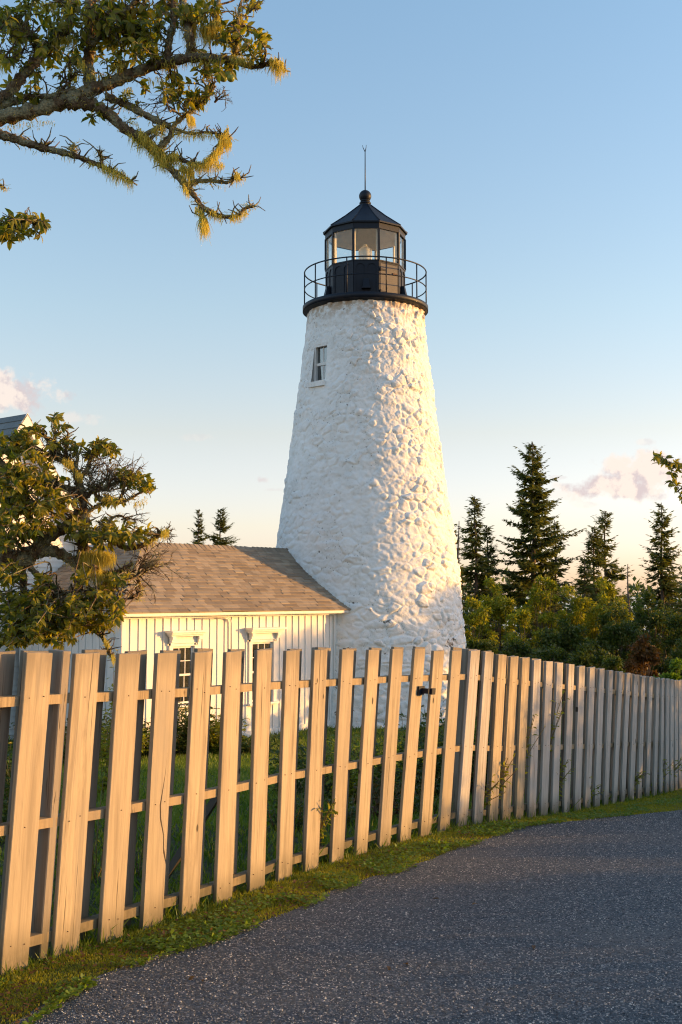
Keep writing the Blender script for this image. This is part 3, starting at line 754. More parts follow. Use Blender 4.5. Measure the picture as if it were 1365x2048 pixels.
for r_i in range(rows):
    p0 = -.315 + L * r_i / rows; p1 = p0 + L / rows + .03
    zz0 = plane_front(0, p0) + .006; zz1 = plane_front(0, p1) - .006
    s_hip0 = -.28 + (p0 + .28) * hipk; s_hip1 = -.28 + (min(p1, RP) + .28) * hipk
    s = s_hip0 - .02 + (-.17 * random.random())
    while s < EV1:
        wd = random.choice((.22, .25, .27, .18)); a = max(s + .003, s_hip0); b_ = min(s + wd - .003, EV1 + random.uniform(0, .015)); s += wd
        if b_ - a < .04 or tower_cut((a + b_) / 2, p0, zz0): continue
        lift = random.choice((0, 0, .010)) + random.uniform(0, .004)
        a1 = max(a, s_hip1 - .0); b1 = max(b_, a1 + .01)
        SHING.append((1 / (C0 + SD * a).y, [(a, p0, zz0 + lift), (b_, p0, zz0 + lift), (b1, min(p1, RP), zz1 + .004), (a1, min(p1, RP), zz1 + .004)]))
for r_i in range(rows):
    s0 = -.315 + (RS + .3) * r_i / rows; s1 = s0 + (RS + .3) / rows + .03
    z0_ = plane_left(s0, 0) + .006; z1_ = plane_left(s1, 0) - .006
    h0 = -.28 + (s0 + .28) / hipk; h1 = -.28 + (min(s1, RS) + .28) / hipk
    p = h0 - .1 * random.random()
    while p < PE:
        wd = random.choice((.22, .25, .27, .18)); a = max(p + .003, h0); b_ = min(p + wd - .003, PE); p += wd
        if b_ - a < .04: continue
        lift = random.choice((0, 0, .010)) + random.uniform(0, .004)
        a1 = max(a, h1); b1 = max(b_, a1 + .01); s1c = min(s1, RS)
        SHING.append((1 / (C0 + SN * a).y + .004, [(s0, b_, z0_ + lift), (s0, a, z0_ + lift), (s1c, a1, z1_ + .004), (s1c, b1, z1_ + .004)]))
SHING.sort(key=lambda q: -q[0])
def shingle_mb(m, c4):
    up = Vector((0, 0, .022)); b4 = [Vector((x, y, sz(z))) for x, y, z in c4]
    return m.hexa([b4[0] - up * .6, b4[1] - up * .6, b4[2] - up * .6, b4[3] - up * .6, b4[0] + up * .4, b4[1] + up * .4, b4[2] + up * .2, b4[3] + up * .2])
def set_tint(me, vals):
    a = me.attributes.new('tint', 'FLOAT', 'POINT'); a.data.foreach_set('value', np.asarray(vals, np.float32))
# the pieces that show largest are the front slope's nearest
for _, c4 in SHING[:285]:
    o = shingle_mb(MB(), c4).build('shingle', M['shingle'], SH); set_tint(o.data, [random.random()] * 8)
m = MB(); tv = []
for _, c4 in SHING[285:]: shingle_mb(m, c4); tv += [random.random()] * 8
o = m.build('shingles', M['shingle'], SH); set_tint(o.data, tv); tag(o, kind='stuff')
# hip and ridge caps: folded shingles
def cap_run(p0, p1, n, sideA, sideB, step=.14):
    p0, p1 = Vector(p0), Vector(p1); dr = (p1 - p0).normalized()
    k = int((p1 - p0).length / step)
    for i in range(k):
        c = p0 + dr * (i * step); e = c + dr * (step * 1.35); up = Vector((0, 0, .022)); lo = Vector((0, 0, .010))
        A, Bv = Vector(sideA), Vector(sideB)
        vs = [c + A + up, c + up * 1.5, c + Bv + up, e + A + lo, e + lo * 1.3, e + Bv + lo]
        vs += [v - Vector((0, 0, .012)) for v in vs]
        o = MB().add(vs, [(0, 1, 4, 3), (1, 2, 5, 4), (6, 9, 10, 7), (7, 10, 11, 8), (0, 6, 7, 1), (1, 7, 8, 2), (3, 4, 10, 9), (4, 5, 11, 10), (0, 3, 9, 6), (2, 8, 11, 5)]).build('ridge_cap', M['shingle'], SH)
        set_tint(o.data, [random.random()] * 12)
kz = .742 * (RP + .28) / (RS + .28)
cap_run((-.29, -.29, sz(ZE)), (RS, RP, sz(ZRG)), 0, (.17, 0, 0), (0, .15, 0), .12)
cap_run((RS, RP, sz(ZRG)), (RS + 3.2, RP, sz(ZRG)), 0, (0, .13, -.095), (0, -.13, -.095))
cap_run((RS + 3.2, RP, sz(ZRG)), (EV1, RP, sz(ZRG)), 0, (0, .13, -.095), (0, -.13, -.095))
cap_run((RS, PE, sz(ZRG)), (RS, RP, sz(ZRG)), 0, (.13, 0, -.09), (-.13, 0, -.09))
# flashing and upright spikes along the tower
pts = []
for i in range(24):
    p = -.28 + (RP + .28) * i / 23; s = 4.6
    while s < 8 and not tower_cut(s, p, plane_front(0, p)): s += .01
    pts.append((min(s + .05, EV1), p, sz(plane_front(0, p)) + .012))
m = MB()
for a, b_ in zip(pts[:-1], pts[1:]):
    a, b_ = Vector(a), Vector(b_); m.hexa([a + Vector((-.05, 0, 0)), a + Vector((.03, 0, 0)), b_ + Vector((.03, 0, 0)), b_ + Vector((-.05, 0, 0)), a + Vector((-.05, 0, .012)), a + Vector((.03, 0, .05)), b_ + Vector((.03, 0, .05)), b_ + Vector((-.05, 0, .012))])
m.build('flashing', M['lead'], SH)
for i in (1, 4, 6, 9, 12, 14, 16, 19, 21):
    a = Vector(pts[i]); h_ = random.uniform(.14, .26)
    m = MB().tube([a, a + Vector((random.uniform(-.01, .01), 0, h_))], .007, 5); m.build('spike', M['lead'], SH)

# ------------------------------------------------------------------ keeper's house behind the shed
PH = 3.36; HB = -1.43
hb = C0 + SN * PH
HO = empty('house', (hb.x, hb.y, HB), TH_S, 'white clapboard house with steep gable and grey slate roof at left edge behind tree', 'house')
SA = -.02; ZA = at(47, 828, 23.64).z; KS = 1.54; HWID = 1.86; ZHE = ZA - HWID * KS
h0 = lambda z: z - HB
course = .125; z = HB
while z < ZA - .25:                                  # clapboards
    wl = SA - 4.2 if z < ZHE else SA - (ZA - z - .12) / KS
    wr = SA + HWID - .12 if z < ZHE + .1 else SA + (ZA - z - .12) / KS
    wl = max(wl, SA - 4.2); wr2 = max(wr - course / KS if z > ZHE else wr, wl + .02)
    wl2 = wl + course / KS if z >= ZHE else wl
    o = MB().hexa([(wl, -.022, h0(z)), (wr, -.022, h0(z)), (wr, 0, h0(z)), (wl, 0, h0(z)), (wl2, -.004, h0(z + course)), (wr2, -.004, h0(z + course)), (wr2, .0, h0(z + course)), (wl2, .0, h0(z + course))]).build('clapboard', M['white_paint'], HO)
    z += course
m = MB()
m.add([(SA - 4.2, .001, 0), (SA + HWID - .1, .001, 0), (SA + HWID - .1, .001, h0(ZHE)), (SA, .001, h0(ZA - .1)), (SA - HWID, .001, h0(ZHE)), (SA - 4.2, .001, h0(ZHE))] + [(SA - 4.2, 7, 0), (SA + HWID - .1, 7, 0), (SA + HWID - .1, 7, h0(ZHE)), (SA, 7, h0(ZA - .1)), (SA - HWID, 7, h0(ZHE)), (SA - 4.2, 7, h0(ZHE))],
      [(0, 1, 2, 3, 4, 5), (11, 10, 9, 8, 7, 6), (1, 7, 8, 2), (0, 5, 11, 6)])
m.build('wall', M['white_paint'], HO)
OV = .32
for sg in (-1, 1):
    m = MB(); e = SA + sg * (HWID + .12); ze = ZA - (HWID + .12) * KS
    # roof slab
    q = [(SA, -OV, ZA), (e, -OV, ze), (e, 7.2, ze), (SA, 7.2, ZA)]
    if sg > 0: q = q[::-1]
    m.hexa([(x, y, h0(z_ - .14)) for x, y, z_ in q] + [(x, y, h0(z_ - .02)) for x, y, z_ in q]); m.build('roof', M['trim_paint'], HO)
    m = MB()
    q = [(SA, ZA + .02), (e, ze + .02), (e, ze - .22), (SA, ZA - .26)]
    m.hexa([(x, -OV - .03, h0(z_)) for x, z_ in q] + [(x, -OV - .002, h0(z_)) for x, z_ in q]); m.build('rake_board', M['trim_paint'], HO)
    m = MB()
    q = [(SA, ZA - .25), (e, ze - .22), (e, ze - .36), (SA, ZA - .44)]
    m.hexa([(x, -.075, h0(z_)) for x, z_ in q] + [(x, -.026, h0(z_)) for x, z_ in q]); m.build('frieze_board', M['trim_paint'], HO)
    rowsn = 20; sl_ = (HWID + .16)
    for r_i in range(rowsn):
        x0 = sl_ * (rowsn - r_i) / rowsn; x1 = sl_ * (rowsn - r_i - 1) / rowsn - .02
        big = sg < 0 and r_i > 11
        segs = np.arange(-OV - .03, 3.2 if big else 7.2, .28) if sg < 0 else [-OV - .03]
        mm = MB(); tv = []
        for p in segs:
            p1_ = p + .275 if sg < 0 else 7.2
            c4 = [(SA + sg * x0, p, ZA - x0 * KS + .012), (SA + sg * x0, p1_, ZA - x0 * KS + .012), (SA + sg * max(x1, 0), p1_, ZA - max(x1, 0) * KS + .004), (SA + sg * max(x1, 0), p, ZA - max(x1, 0) * KS + .004)]
            up = Vector((sg * .012, 0, .012)); b4 = [Vector((x, y, h0(z_))) for x, y, z_ in c4]
            tgt = MB() if big else mm
            tgt.hexa([b4[0] - up, b4[1] - up, b4[2] - up, b4[3] - up, b4[0] + up, b4[1] + up, b4[2], b4[3]])
            if big: o = tgt.build('shingle', M['slate_shingle'], HO); set_tint(o.data, [random.random()] * 8)
            else: tv += [random.random()] * 8
        if tv: o = mm.build('shingle_course', M['slate_shingle'], HO); set_tint(o.data, tv)

# ------------------------------------------------------------------ fence along the road
fb0 = FB[3]
FE = empty('wooden_fence', (fb0.x, fb0.y, fb0.z), 0, 'weathered wooden shadowbox fence of upright boards curving along the gravel road', 'fence')
def board_mesh(name, seed, wdt=.141, th=.021, h=1.25, crack=False):
    rr = random.Random(seed)
    out = [(-wdt / 2, 0)]
    if True: out += [(wdt / 2, rr.uniform(-.004, .004))]
    n = 7                                             # edges not quite straight, nicked here and there
    for i in range(1, n): out.append((wdt / 2 + rr.uniform(-.0016, .0012), h * i / n))
    tw = rr.uniform(-.004, .004)
    out += [(wdt / 2, h + tw), (rr.uniform(-.02, .02), h + rr.uniform(-.002, .003)), (-wdt / 2, h - tw)]
    for i in range(n - 1, 0, -1): out.append((-wdt / 2 + rr.uniform(-.0012, .0016), h * i / n))
    if crack:                                         # open split from the foot upwards
        slit = [(wdt / 2, .30), (.052, .36), (.046, .42), (.018, .50), (.010, .56), (.020, .63), (.030, .70), (.0385, .80), (.030, .70), (.0165, .63), (.003, .56), (.009, .50), (.040, .42), (.046, .345)]
        out = [p for p in out if not (p[0] > .05 and .05 < p[1] < h - .02)]
        i = 2
        out = out[:i] + [(wdt / 2, .285)] + [(.046, .345), (.040, .42), (.009, .50), (.002, .56), (.0155, .63), (.030, .70), (.0385, .80), (.0325, .70), (.0215, .63), (.0105, .56), (.0185, .50), (.0465, .42), (.0525, .36)] + [(wdt / 2, .305)] + [(wdt / 2, .8)] + out[i:]
    nv = len(out); me = bpy.data.meshes.new(name)
    V = [(x, 0, z) for x, z in out] + [(x, th, z) for x, z in out]
    Fc = [tuple(range(nv)), tuple(range(2 * nv - 1, nv - 1, -1))] + [((i + 1) % nv, i, i + nv, (i + 1) % nv + nv) for i in range(nv)]
    me.from_pydata(V, [], Fc); me.update()
    if not crack:
        bm = bmesh.new(); bm.from_mesh(me)
        ed = [e for e in bm.edges if abs(e.verts[0].co.y - e.verts[1].co.y) < 1e-6]
        bmesh.ops.bevel(bm, geom=ed, offset=.0025, segments=1, affect='EDGES', clamp_overlap=True); bm.to_mesh(me); bm.free()
    me.materials.append(M['cedar']); return me
BV = [board_mesh('board', i) for i in range(6)]; BVS = [board_mesh('board', 20 + i) for i in range(6)]
for me in BVS: me.materials[0] = M['silvered_cedar']
BCR = board_mesh('board_split', 77, crack=True)
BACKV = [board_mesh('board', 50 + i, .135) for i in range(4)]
for me in BACKV: me.materials[0] = M['cedar_shade_tint']
def frame_at(i):
    """fence axes at a (fractional) board index: foot, along, out to the garden, up"""
    i = max(0.0, min(i, NB - 1.001)); k = int(i); f = i - k
    b_ = FB[k].lerp(FB[k + 1], f); t_ = FT[k].lerp(FT[k + 1], f)
    z = (t_ - b_).normalized()
    k0, k1 = max(0, k - 2), min(NB - 1, k + 3)
    x = (FB[k1] - FB[k0]); x = (x - z * x.dot(z)).normalized(); y = z.cross(x)
    return b_, x, y, z, (t_ - b_).length
def frame_matrix(o, x, y, z, sx_=1, sy_=1, sz_=1):
    m_ = Matrix.Identity(4)
    for c, (v, s) in enumerate(((x, sx_), (y, sy_), (z, sz_))):
        for r_ in range(3): m_[r_][c] = v[r_] * s
    for r_ in range(3): m_[r_][3] = (o - fb0)[r_]
    return m_
RNGF = random.Random(5)
for i in range(NB):
    b_, x, y, z, L_ = frame_at(i)
    me = BCR if i == 6 else (BVS if i > 23 or (i > 16 and RNGF.random() < (i - 15) / 10) else BV)[RNGF.randrange(6)]
    o = link('board', me, FE); y2 = (y + x * RNGF.uniform(-.035, .035)).normalized(); x2 = y2.cross(z)
    o.matrix_local = frame_matrix(b_ + z * RNGF.uniform(-.004, .004) - z * .02, x2, y2, z, 1 if i == 6 else RNGF.choice((1, -1)) * 1.0, 1, (L_ + .02) / 1.25)
    if o.scale.x < 0: o.scale.x *= -1
    if i == 6: o['label'] = 'fence board with a long open split'
    # back boards cover the gaps from the garden side
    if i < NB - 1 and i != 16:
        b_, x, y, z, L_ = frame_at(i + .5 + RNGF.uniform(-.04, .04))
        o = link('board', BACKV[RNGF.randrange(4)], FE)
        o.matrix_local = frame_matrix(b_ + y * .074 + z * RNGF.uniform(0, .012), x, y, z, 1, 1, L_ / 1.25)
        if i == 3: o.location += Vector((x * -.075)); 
POSTS = [3.64, 11.78, 18.75, 25.75, 32.75, 39.75, 46]
ends = [-.4] + POSTS
for a, b_ in zip(ends[:-1], ends[1:]):               # three rails to a panel
    for hfrac, wz in ((.065, .04), (.44, .038), (.845, .038)):
        m = MB(); n = max(2, int((b_ - a) * 2)); pv = []
        for q in range(n + 1):
            f = a + (b_ - a) * q / n; f_ = min(max(f, a + .03), b_ - .03)
            bb, x, y, z, L_ = frame_at(f_)
            o_ = bb - fb0 + z * (L_ * hfrac); pv.append((o_ + y * .0235, o_ + y * .071, z * wz))
        vs = []; fs = []
        for p_, q_, u in pv: vs += [p_ - u / 2, q_ - u / 2, q_ + u / 2, p_ + u / 2]
        for q in range(n):
            k = q * 4
            for e in range(4): fs.append((k + e, k + (e + 1) % 4, k + 4 + (e + 1) % 4, k + 4 + e))
        fs += [(3, 2, 1, 0), tuple(n * 4 + e for e in range(4))]
        m.add(vs, fs); m.build('rail', M['rail_wood'], FE)
for f in POSTS:
    bb, x, y, z, L_ = frame_at(f)
    m = MB(); o_ = bb - fb0 - z * .1 + y * (.024 if f < 4 else .098)
    wx, wy = (.048, .088) if f < 4 else (.085, .085)
    c = [o_ - x * wx / 2, o_ + x * wx / 2, o_ + x * wx / 2 + y * wy, o_ - x * wx / 2 + y * wy]
    m.hexa(c + [p_ + z * (L_ + .105) for p_ in c]); o = m.build('post', M['old_wood'], FE, .004)
# the iron catch on a board, and nail heads
bb, x, y, z, L_ = frame_at(15); o_ = bb - fb0 + z * (L_ * .785) - y * .002
m = MB()
def lb(m, o, x, y, z, x0, x1, y0, y1, z0, z1):
    g_ = lambda a, b, c: o + x * a + y * b + z * c
    return m.hexa([g_(x0, y0, z0), g_(x1, y0, z0), g_(x1, y1, z0), g_(x0, y1, z0), g_(x0, y0, z1), g_(x1, y0, z1), g_(x1, y1, z1), g_(x0, y1, z1)])
lb(m, o_, x, y, z, .000, .075, -.012, -.001, -.028, .028); lb(m, o_, x, y, z, .035, .075, -.06, -.0125, -.016, .016); lb(m, o_, x, y, z, .062, .11, -.075, -.0605, -.02, .02)
m.build('latch', M['black_iron'], FE)
m = MB()
for i in range(NB - 8):
    bb, x, y, z, L_ = frame_at(i)
    for hf in (.075, .45, .85):
        for sx_ in ((-.035, .03) if RNGF.random() < .5 else (.0,)):
            c = bb - fb0 + z * (L_ * hf + RNGF.uniform(-.012, .012)) + x * (sx_ + RNGF.uniform(-.01, .01)) - y * .004
            m.tube([c, c + y * .006], [.0022, .0022], 5)
o = m.build('nail_heads', M['rust'], FE); tag(o, kind='stuff')
# slanting brace behind the fence
bb, x, y, z, L_ = frame_at(8.6)
m = MB().bar(bb - fb0 + z * .60 + y * .10, bb - fb0 + y * .55 - z * .1 - x * .05, .035, .035); m.build('brace', M['dark_door'], FE)

# ------------------------------------------------------------------ scatter tools for vegetation
def frames(d, up=None, roll=None, rng=RNG):
    """N direction vectors -> (N,3,3) columns x=dir, y=side, z=normal"""
    d = d / np.maximum(np.linalg.norm(d, axis=1, keepdims=True), 1e-9)
    if up is None: up = np.tile([0, 0, 1.0], (len(d), 1)) + rng.normal(0, .35, d.shape)
    s = np.cross(up, d); s /= np.maximum(np.linalg.norm(s, axis=1, keepdims=True), 1e-9)
    n = np.cross(d, s); return np.stack([d, s, n], -1)
LEAF_V = np.array([(0, 0, 0), (.34, .21, .09), (.34, -.21, .09), (.72, .17, .05), (.72, -.17, .05), (1, 0, -.14), (.34, 0, -.01), (.72, 0, -.05)])
LEAF_F = [(0, 6, 1), (0, 2, 6), (6, 7, 3, 1), (6, 2, 4, 7), (7, 5, 3), (7, 4, 5)]
SLEAF_V = np.array([(0, 0, 0), (.45, .27, .05), (1, 0, -.05), (.45, -.27, .05)]); SLEAF_F = [(0, 3, 2), (0, 2, 1)]
NEED_V = np.array([(0, .02, 0), (.5, .16, -.03), (1, 0, -.06), (.5, -.16, -.03)]); NEED_F = [(0, 3, 2, 1)]
BLADE_V = np.array([(0, .5, 0), (0, -.5, 0), (.55, -.35, .0), (.55, .35, .0), (1, 0, 0)]); BLADE_F = [(0, 1, 2, 3), (3, 2, 4)]
def scatter(name, P, FR, S, tv, tf, m, parent=None, tint=None, kind=None, smooth=False):
    P = np.asarray(P, float); N = len(P); k = len(tv)
    S = np.asarray(S, float)
    if S.ndim == 1: S = np.stack([S, S, S], -1)
    loc = tv[None] * S[:, None, :]
    V = np.einsum('nij,nkj->nki', FR, loc) + P[:, None, :]
    flat = np.concatenate([np.array(f) for f in tf]); lc = np.array([len(f) for f in tf])
    FFl = (flat[None] + (np.arange(N) * k)[:, None]).ravel(); LC = np.tile(lc, N)
    me = npmesh(name, V, FFl, LC, smooth)
    if tint is None: tint = RNG.random(N)
    set_tint(me, np.repeat(tint, k))
    o = link(name, me, parent, M[m]); return tag(o, kind=kind)
def unit(n, rng=RNG):
    v = rng.normal(0, 1, (n, 3)); return v / np.linalg.norm(v, axis=1, keepdims=True)
def catmull(pts, per=6):
    P = [Vector(p) for p in pts]; P = [P[0] * 2 - P[1]] + P + [P[-1] * 2 - P[-2]]; out = []
    for i in range(1, len(P) - 2):
        for q in range(per):
            t_ = q / per; a, b_, c, d = P[i - 1], P[i], P[i + 1], P[i + 2]
            out.append(.5 * ((2 * b_) + (c - a) * t_ + (2 * a - 5 * b_ + 4 * c - d) * t_ * t_ + (3 * b_ - a - 3 * c + d) * t_ ** 3))
    out.append(P[-2]); return out

# ------------------------------------------------------------------ spruces, shrubs and undergrowth beyond the fence
def spruce(x, ytop, ybase_half, Y, seed, label, group=None, name='spruce_tree', lean=0.0, density=1.0, gap=.2, cone=1.0, dead=False, nscale=1.0):
    """a spruce whose tip stands at photo pixel (x, ytop); ybase_half: half width in pixels at mid height"""
    rg = np.random.default_rng(seed); tp = at(x, ytop, Y); g_ = float(gz(Y)); H_ = tp.z - g_
    half = ybase_half / F * Y
    root = empty(name, (tp.x, Y, g_), 0, label, 'tree', group)
    tip = Vector((lean * H_, 0, H_))
    def trunk(h): return Vector((lean * H_ * (h / H_) ** 2 + .03 * math.sin(h * 1.7 + seed), .03 * math.cos(h * 1.3), h))
    hs = np.linspace(0, H_, 14)
    m = MB().tube([trunk(h) for h in hs], [.012 + .016 * (H_ - h) for h in hs], 7); m.build('trunk', M['spruce_bark'], root)
    P, D, S = [], [], []; br = MB()
    h = .12 * H_ if not dead else .3 * H_; whorl = 0
    while h < H_ - .05:
        rel = (H_ - h) / H_
        Lb = half * (.08 + 1.75 * rel ** .85) * cone
        if rel > .75: Lb *= .8
        nbr = rg.integers(4, 7)
        for b in range(nbr):
            if rg.random() < gap * (.5 + rel): continue
            az_ = rg.random() * 2 * math.pi; L_ = Lb * (.55 + .6 * rg.random())
            if rg.random() < .07: L_ *= 1.35
            droop = rg.uniform(-.10, .12) - .30 * rel + (.35 if rel < .15 else 0)
            h0_ = h + rg.uniform(-.08, .08)
            b0 = trunk(min(max(h0_, 0), H_)); dirh = Vector((math.cos(az_), math.sin(az_), 0))
            n = max(3, int(L_ / .16)); pts = []
            for q in range(n + 1):
                f = q / n; pts.append(b0 + dirh * (L_ * f) + Vector((0, 0, L_ * (droop * f + .28 * f * f))))
            br.tube(pts, [max(.004, .016 * (1 - q / n) * (.5 + rel)) for q in range(n + 1)], 3, cap=False)
            if dead: continue
            side = Vector((-dirh.y, dirh.x, 0))
            for q in range(1, n + 1):
                f = q / n; wl = (.12 + .34 * (1 - f)) * min(1, L_ / .8 + .25) * rg.uniform(.7, 1.2)
                if f < .18 and rel > .3: continue
                for sg in (-1, 1):
                    for rep in range(int(max(1, round(2.7 * density)))):
                        dvec = side * sg * rg.uniform(.4, 1.0) + dirh * rg.uniform(.35, .9) + Vector((0, 0, rg.uniform(-.45, .25)))
                        pp = pts[q - 1].lerp(pts[q], rg.random())
                        P.append(pp); D.append(dvec); S.append(wl * 1.15)
                        P.append(pp + dvec * wl * .35); D.append(dvec + Vector(rg.normal(0, .5, 3))); S.append(wl * .65)
                P.append(pts[q]); D.append(dirh + Vector((0, 0, .2 + rg.normal(0, .2)))); S.append(.18)
        h += (.17 + .14 * rel) * rg.uniform(.8, 1.2) * max(.75, H_ / 9)
    br.build('branches', M['spruce_bark'], root)['kind'] = 'stuff'
    if P:
        D_ = np.array(D); S_ = np.array(S) * nscale
        FR = frames(D_, rng=rg)
        scatter('needles', np.array(P), FR, np.stack([S_, S_ * 1.05, S_], -1), NEED_V, NEED_F, 'spruce_needle', root, rg.random(len(S_)) * .9, 'stuff')
    return root
spruce(1065, 885, 94, 42, 11, 'tall ragged dark spruce, the highest of the trees right of the lighthouse', 'spruces right of the lighthouse', density=1.7, gap=.2)
spruce(1110, 1040, 46, 43, 12, 'small spruce standing close against the right side of the tallest spruce', 'spruces right of the lighthouse', gap=.3)
spruce(951, 992, 52, 41, 13, 'slender spruce next to the lighthouse with a bare pole left of it', 'spruces right of the lighthouse', gap=.3)
spruce(976, 1050, 42, 42.5, 14, 'short spruce between the slender spruce and the tallest spruce', 'spruces right of the lighthouse', gap=.35)
spruce(1210, 1022, 58, 44, 15, 'spruce with thin open top, the taller of the close pair right of the tallest', 'spruces right of the lighthouse', gap=.42, density=1.05)
spruce(1188, 1052, 54, 43, 16, 'denser lower spruce leaning against its open-topped neighbour', 'spruces right of the lighthouse', gap=.2)
spruce(1322, 1005, 56, 40, 17, 'narrow even spruce with flat tiers near the right edge', 'spruces right of the lighthouse', gap=.2, density=1.0)
spruce(1168, 1112, 42, 40, 26, 'young spruce with a thin leader at the left foot of the spruce pair', 'spruces right of the lighthouse', gap=.3)
spruce(1384, 1090, 54, 38, 18, 'spruce half cut off by the right edge of the picture', 'spruces right of the lighthouse', gap=.25)
spruce(905, 1050, 36, 40, 19, 'thin spruce half hidden by the lighthouse wall', 'spruces right of the lighthouse', gap=.35)
spruce(398, 1018, 40, 46, 21, 'smaller left one of two spruce tops showing above the shed ridge', 'spruce tops above the shed ridge', gap=.1, density=2.6, nscale=.62)
spruce(440, 1019, 66, 47, 22, 'bushier right one of two spruce tops showing above the shed ridge', 'spruce tops above the shed ridge', gap=.05, density=2.8, nscale=.62)
spruce(917, 1042, 12, 39, 23, 'bare grey dead tree pole beside the lighthouse wall', None, 'dead_tree', dead=True, gap=.5)
spruce(1257, 1128, 14, 38, 24, 'small bare dead tree between the spruce pair and the right edge spruce', None, 'dead_tree', dead=True, gap=.4)

def shrub(x, ytop, hw, Y, seed, leaf, label, group=None, name='shrub', n=5200, ls=.11, clumps=46, stems=9, ybot=None, tall=1.0, cat='bush'):
    """leafy shrub: clumps of small leaves on forking stems; top at pixel (x, ytop), half width hw pixels"""
    rg = np.random.default_rng(seed); tp = at(x, ytop, Y); g_ = float(gz(Y)); H_ = tp.z - g_; r = hw / F * Y
    root = empty(name, (tp.x, Y, g_), 0, label, cat, group)
    ctr_ = []
    for k in range(clumps):
        while True:
            v = rg.uniform(-1, 1, 3)
            if .25 < np.linalg.norm(v) < 1: break
        hh = .55 + .45 * v[2]; rr_ = r * (1.05 - .55 * max(0, hh - .45))
        ctr_.append((v[0] * rr_, v[1] * rr_ * .8, hh * H_ * .93))
    ctr_ = np.array(ctr_); m = MB()
    for k in range(clumps):
        e = Vector(ctr_[k]); b_ = Vector((e.x * .12, e.y * .12, 0)); mid = b_.lerp(e, .5) + Vector((e.x * -.12, e.y * -.12, H_ * .06))
        m.tube(catmull([b_, mid, e], 3), [.022 * H_ / 3, .018 * H_ / 3, .014 * H_ / 3, .011 * H_ / 3, .008, .006, .004][:7], 4, cap=False)
    m.build('stems', M['spruce_bark'], root)['kind'] = 'stuff'
    k = rg.integers(0, clumps, n); crad = r * .235 * (.6 + .8 * rg.random(clumps)); 
    d = unit(n, rg) * (rg.random(n) ** .45)[:, None]
    P = ctr_[k] + d * crad[k][:, None] * np.array([1, 1, .75])
    ok = P[:, 2] > .03; P = P[ok]; d = d[ok]; nn = len(P)
    dirs = d + rg.normal(0, .7, (nn, 3)) + np.array([0, 0, -.1])
    S = ls * rg.uniform(.6, 1.3, nn)
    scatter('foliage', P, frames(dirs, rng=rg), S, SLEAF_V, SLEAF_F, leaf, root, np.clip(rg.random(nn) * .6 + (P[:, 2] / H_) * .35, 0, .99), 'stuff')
    return root
G_ = 'bushes along the garden edge right of the lighthouse'
SHR = [(1000, 1130, 52, 37, 31, 'light_leaf', 'pale golden green young tree in front of the short spruce', 4200, .13),
       (948, 1185, 46, 35, 32, 'light_leaf', 'pale green bush touching the right edge of the lighthouse', 4200, .12),
       (1085, 1120, 46, 36, 33, 'light_leaf', 'golden green sapling in front of the tallest spruce trunk', 3600, .12),
       (1150, 1150, 52, 37, 34, 'light_leaf', 'golden green bush below the gap right of the tallest spruce', 4500, .12),
       (1215, 1135, 50, 36, 35, 'light_leaf', 'golden green bush below the close pair of spruces', 4500, .12),
       (1045, 1200, 58, 34, 36, 'light_leaf', 'olive green bush in front of the tallest spruce, lower than the saplings', 5200, .11),
       (1130, 1215, 60, 33, 37, 'dark_leaf', 'dark green rounded bush below the spruce gap', 5200, .11),
       (1235, 1195, 66, 33, 38, 'dark_leaf', 'broad dark bush in front of the spruce pair', 6200, .11),
       (1300, 1170, 55, 34, 39, 'dark_leaf', 'dark bush at the foot of the narrow right edge spruce', 5200, .11),
       (1375, 1180, 50, 33, 40, 'dark_leaf', 'dark bush cut by the right edge of the picture', 4200, .11),
       (960, 1262, 46, 31, 41, 'dark_leaf', 'low dark bush behind the fence kink next to the tower', 4600, .10),
       (1030, 1270, 54, 30, 42, 'dark_leaf', 'low dark bush behind the fence, second from the tower', 5200, .10),
       (1105, 1268, 56, 29, 43, 'dark_leaf', 'low dark bush behind the fence below the golden saplings', 5200, .10),
       (1180, 1268, 56, 28, 44, 'dark_leaf', 'low dark green bush left of the reddish bush', 5200, .10),
       (1282, 1262, 46, 27, 45, 'rusty_leaf', 'reddish brown bush behind the right part of the fence', 5200, .10),
       (1345, 1302, 42, 25, 46, 'bright_leaf', 'bright green bush behind the fence at the right edge', 4600, .09),
       (1385, 1240, 44, 29, 47, 'dark_leaf', 'dark bush above the bright green one at the right edge', 4200, .10),
       (1225, 1300, 40, 26, 48, 'dark_leaf', 'small dark bush just over the fence tops left of the reddish one', 3600, .09)]
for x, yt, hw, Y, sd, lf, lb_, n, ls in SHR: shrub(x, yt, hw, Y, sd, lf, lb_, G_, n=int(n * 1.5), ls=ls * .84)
# far wood behind everything, down to the shore
rg = np.random.default_rng(99); n = 42000
P = np.stack([rg.uniform(-30, 34, n), rg.uniform(48, 56, n), np.zeros(n)], -1)
P[:, 2] = gz(P[:, 1]) + rg.random(n) ** .7 * (3.7 + 2.2 * fbm(P[:, 0] * .5, P[:, 1] * .1, 3, 5)) * (.6 + .6 * fbm(P[:, 0] * 1.7, P[:, 1] * .3, 2, 8)) * 1.0
o = scatter('far_wood', P, frames(unit(n, rg), rng=rg), .32 * rg.uniform(.6, 1.3, n), SLEAF_V, SLEAF_F, 'dark_leaf', None, rg.random(n), 'stuff')
tag(o, 'dark wood beyond the spruces running down to the shore', 'wood')

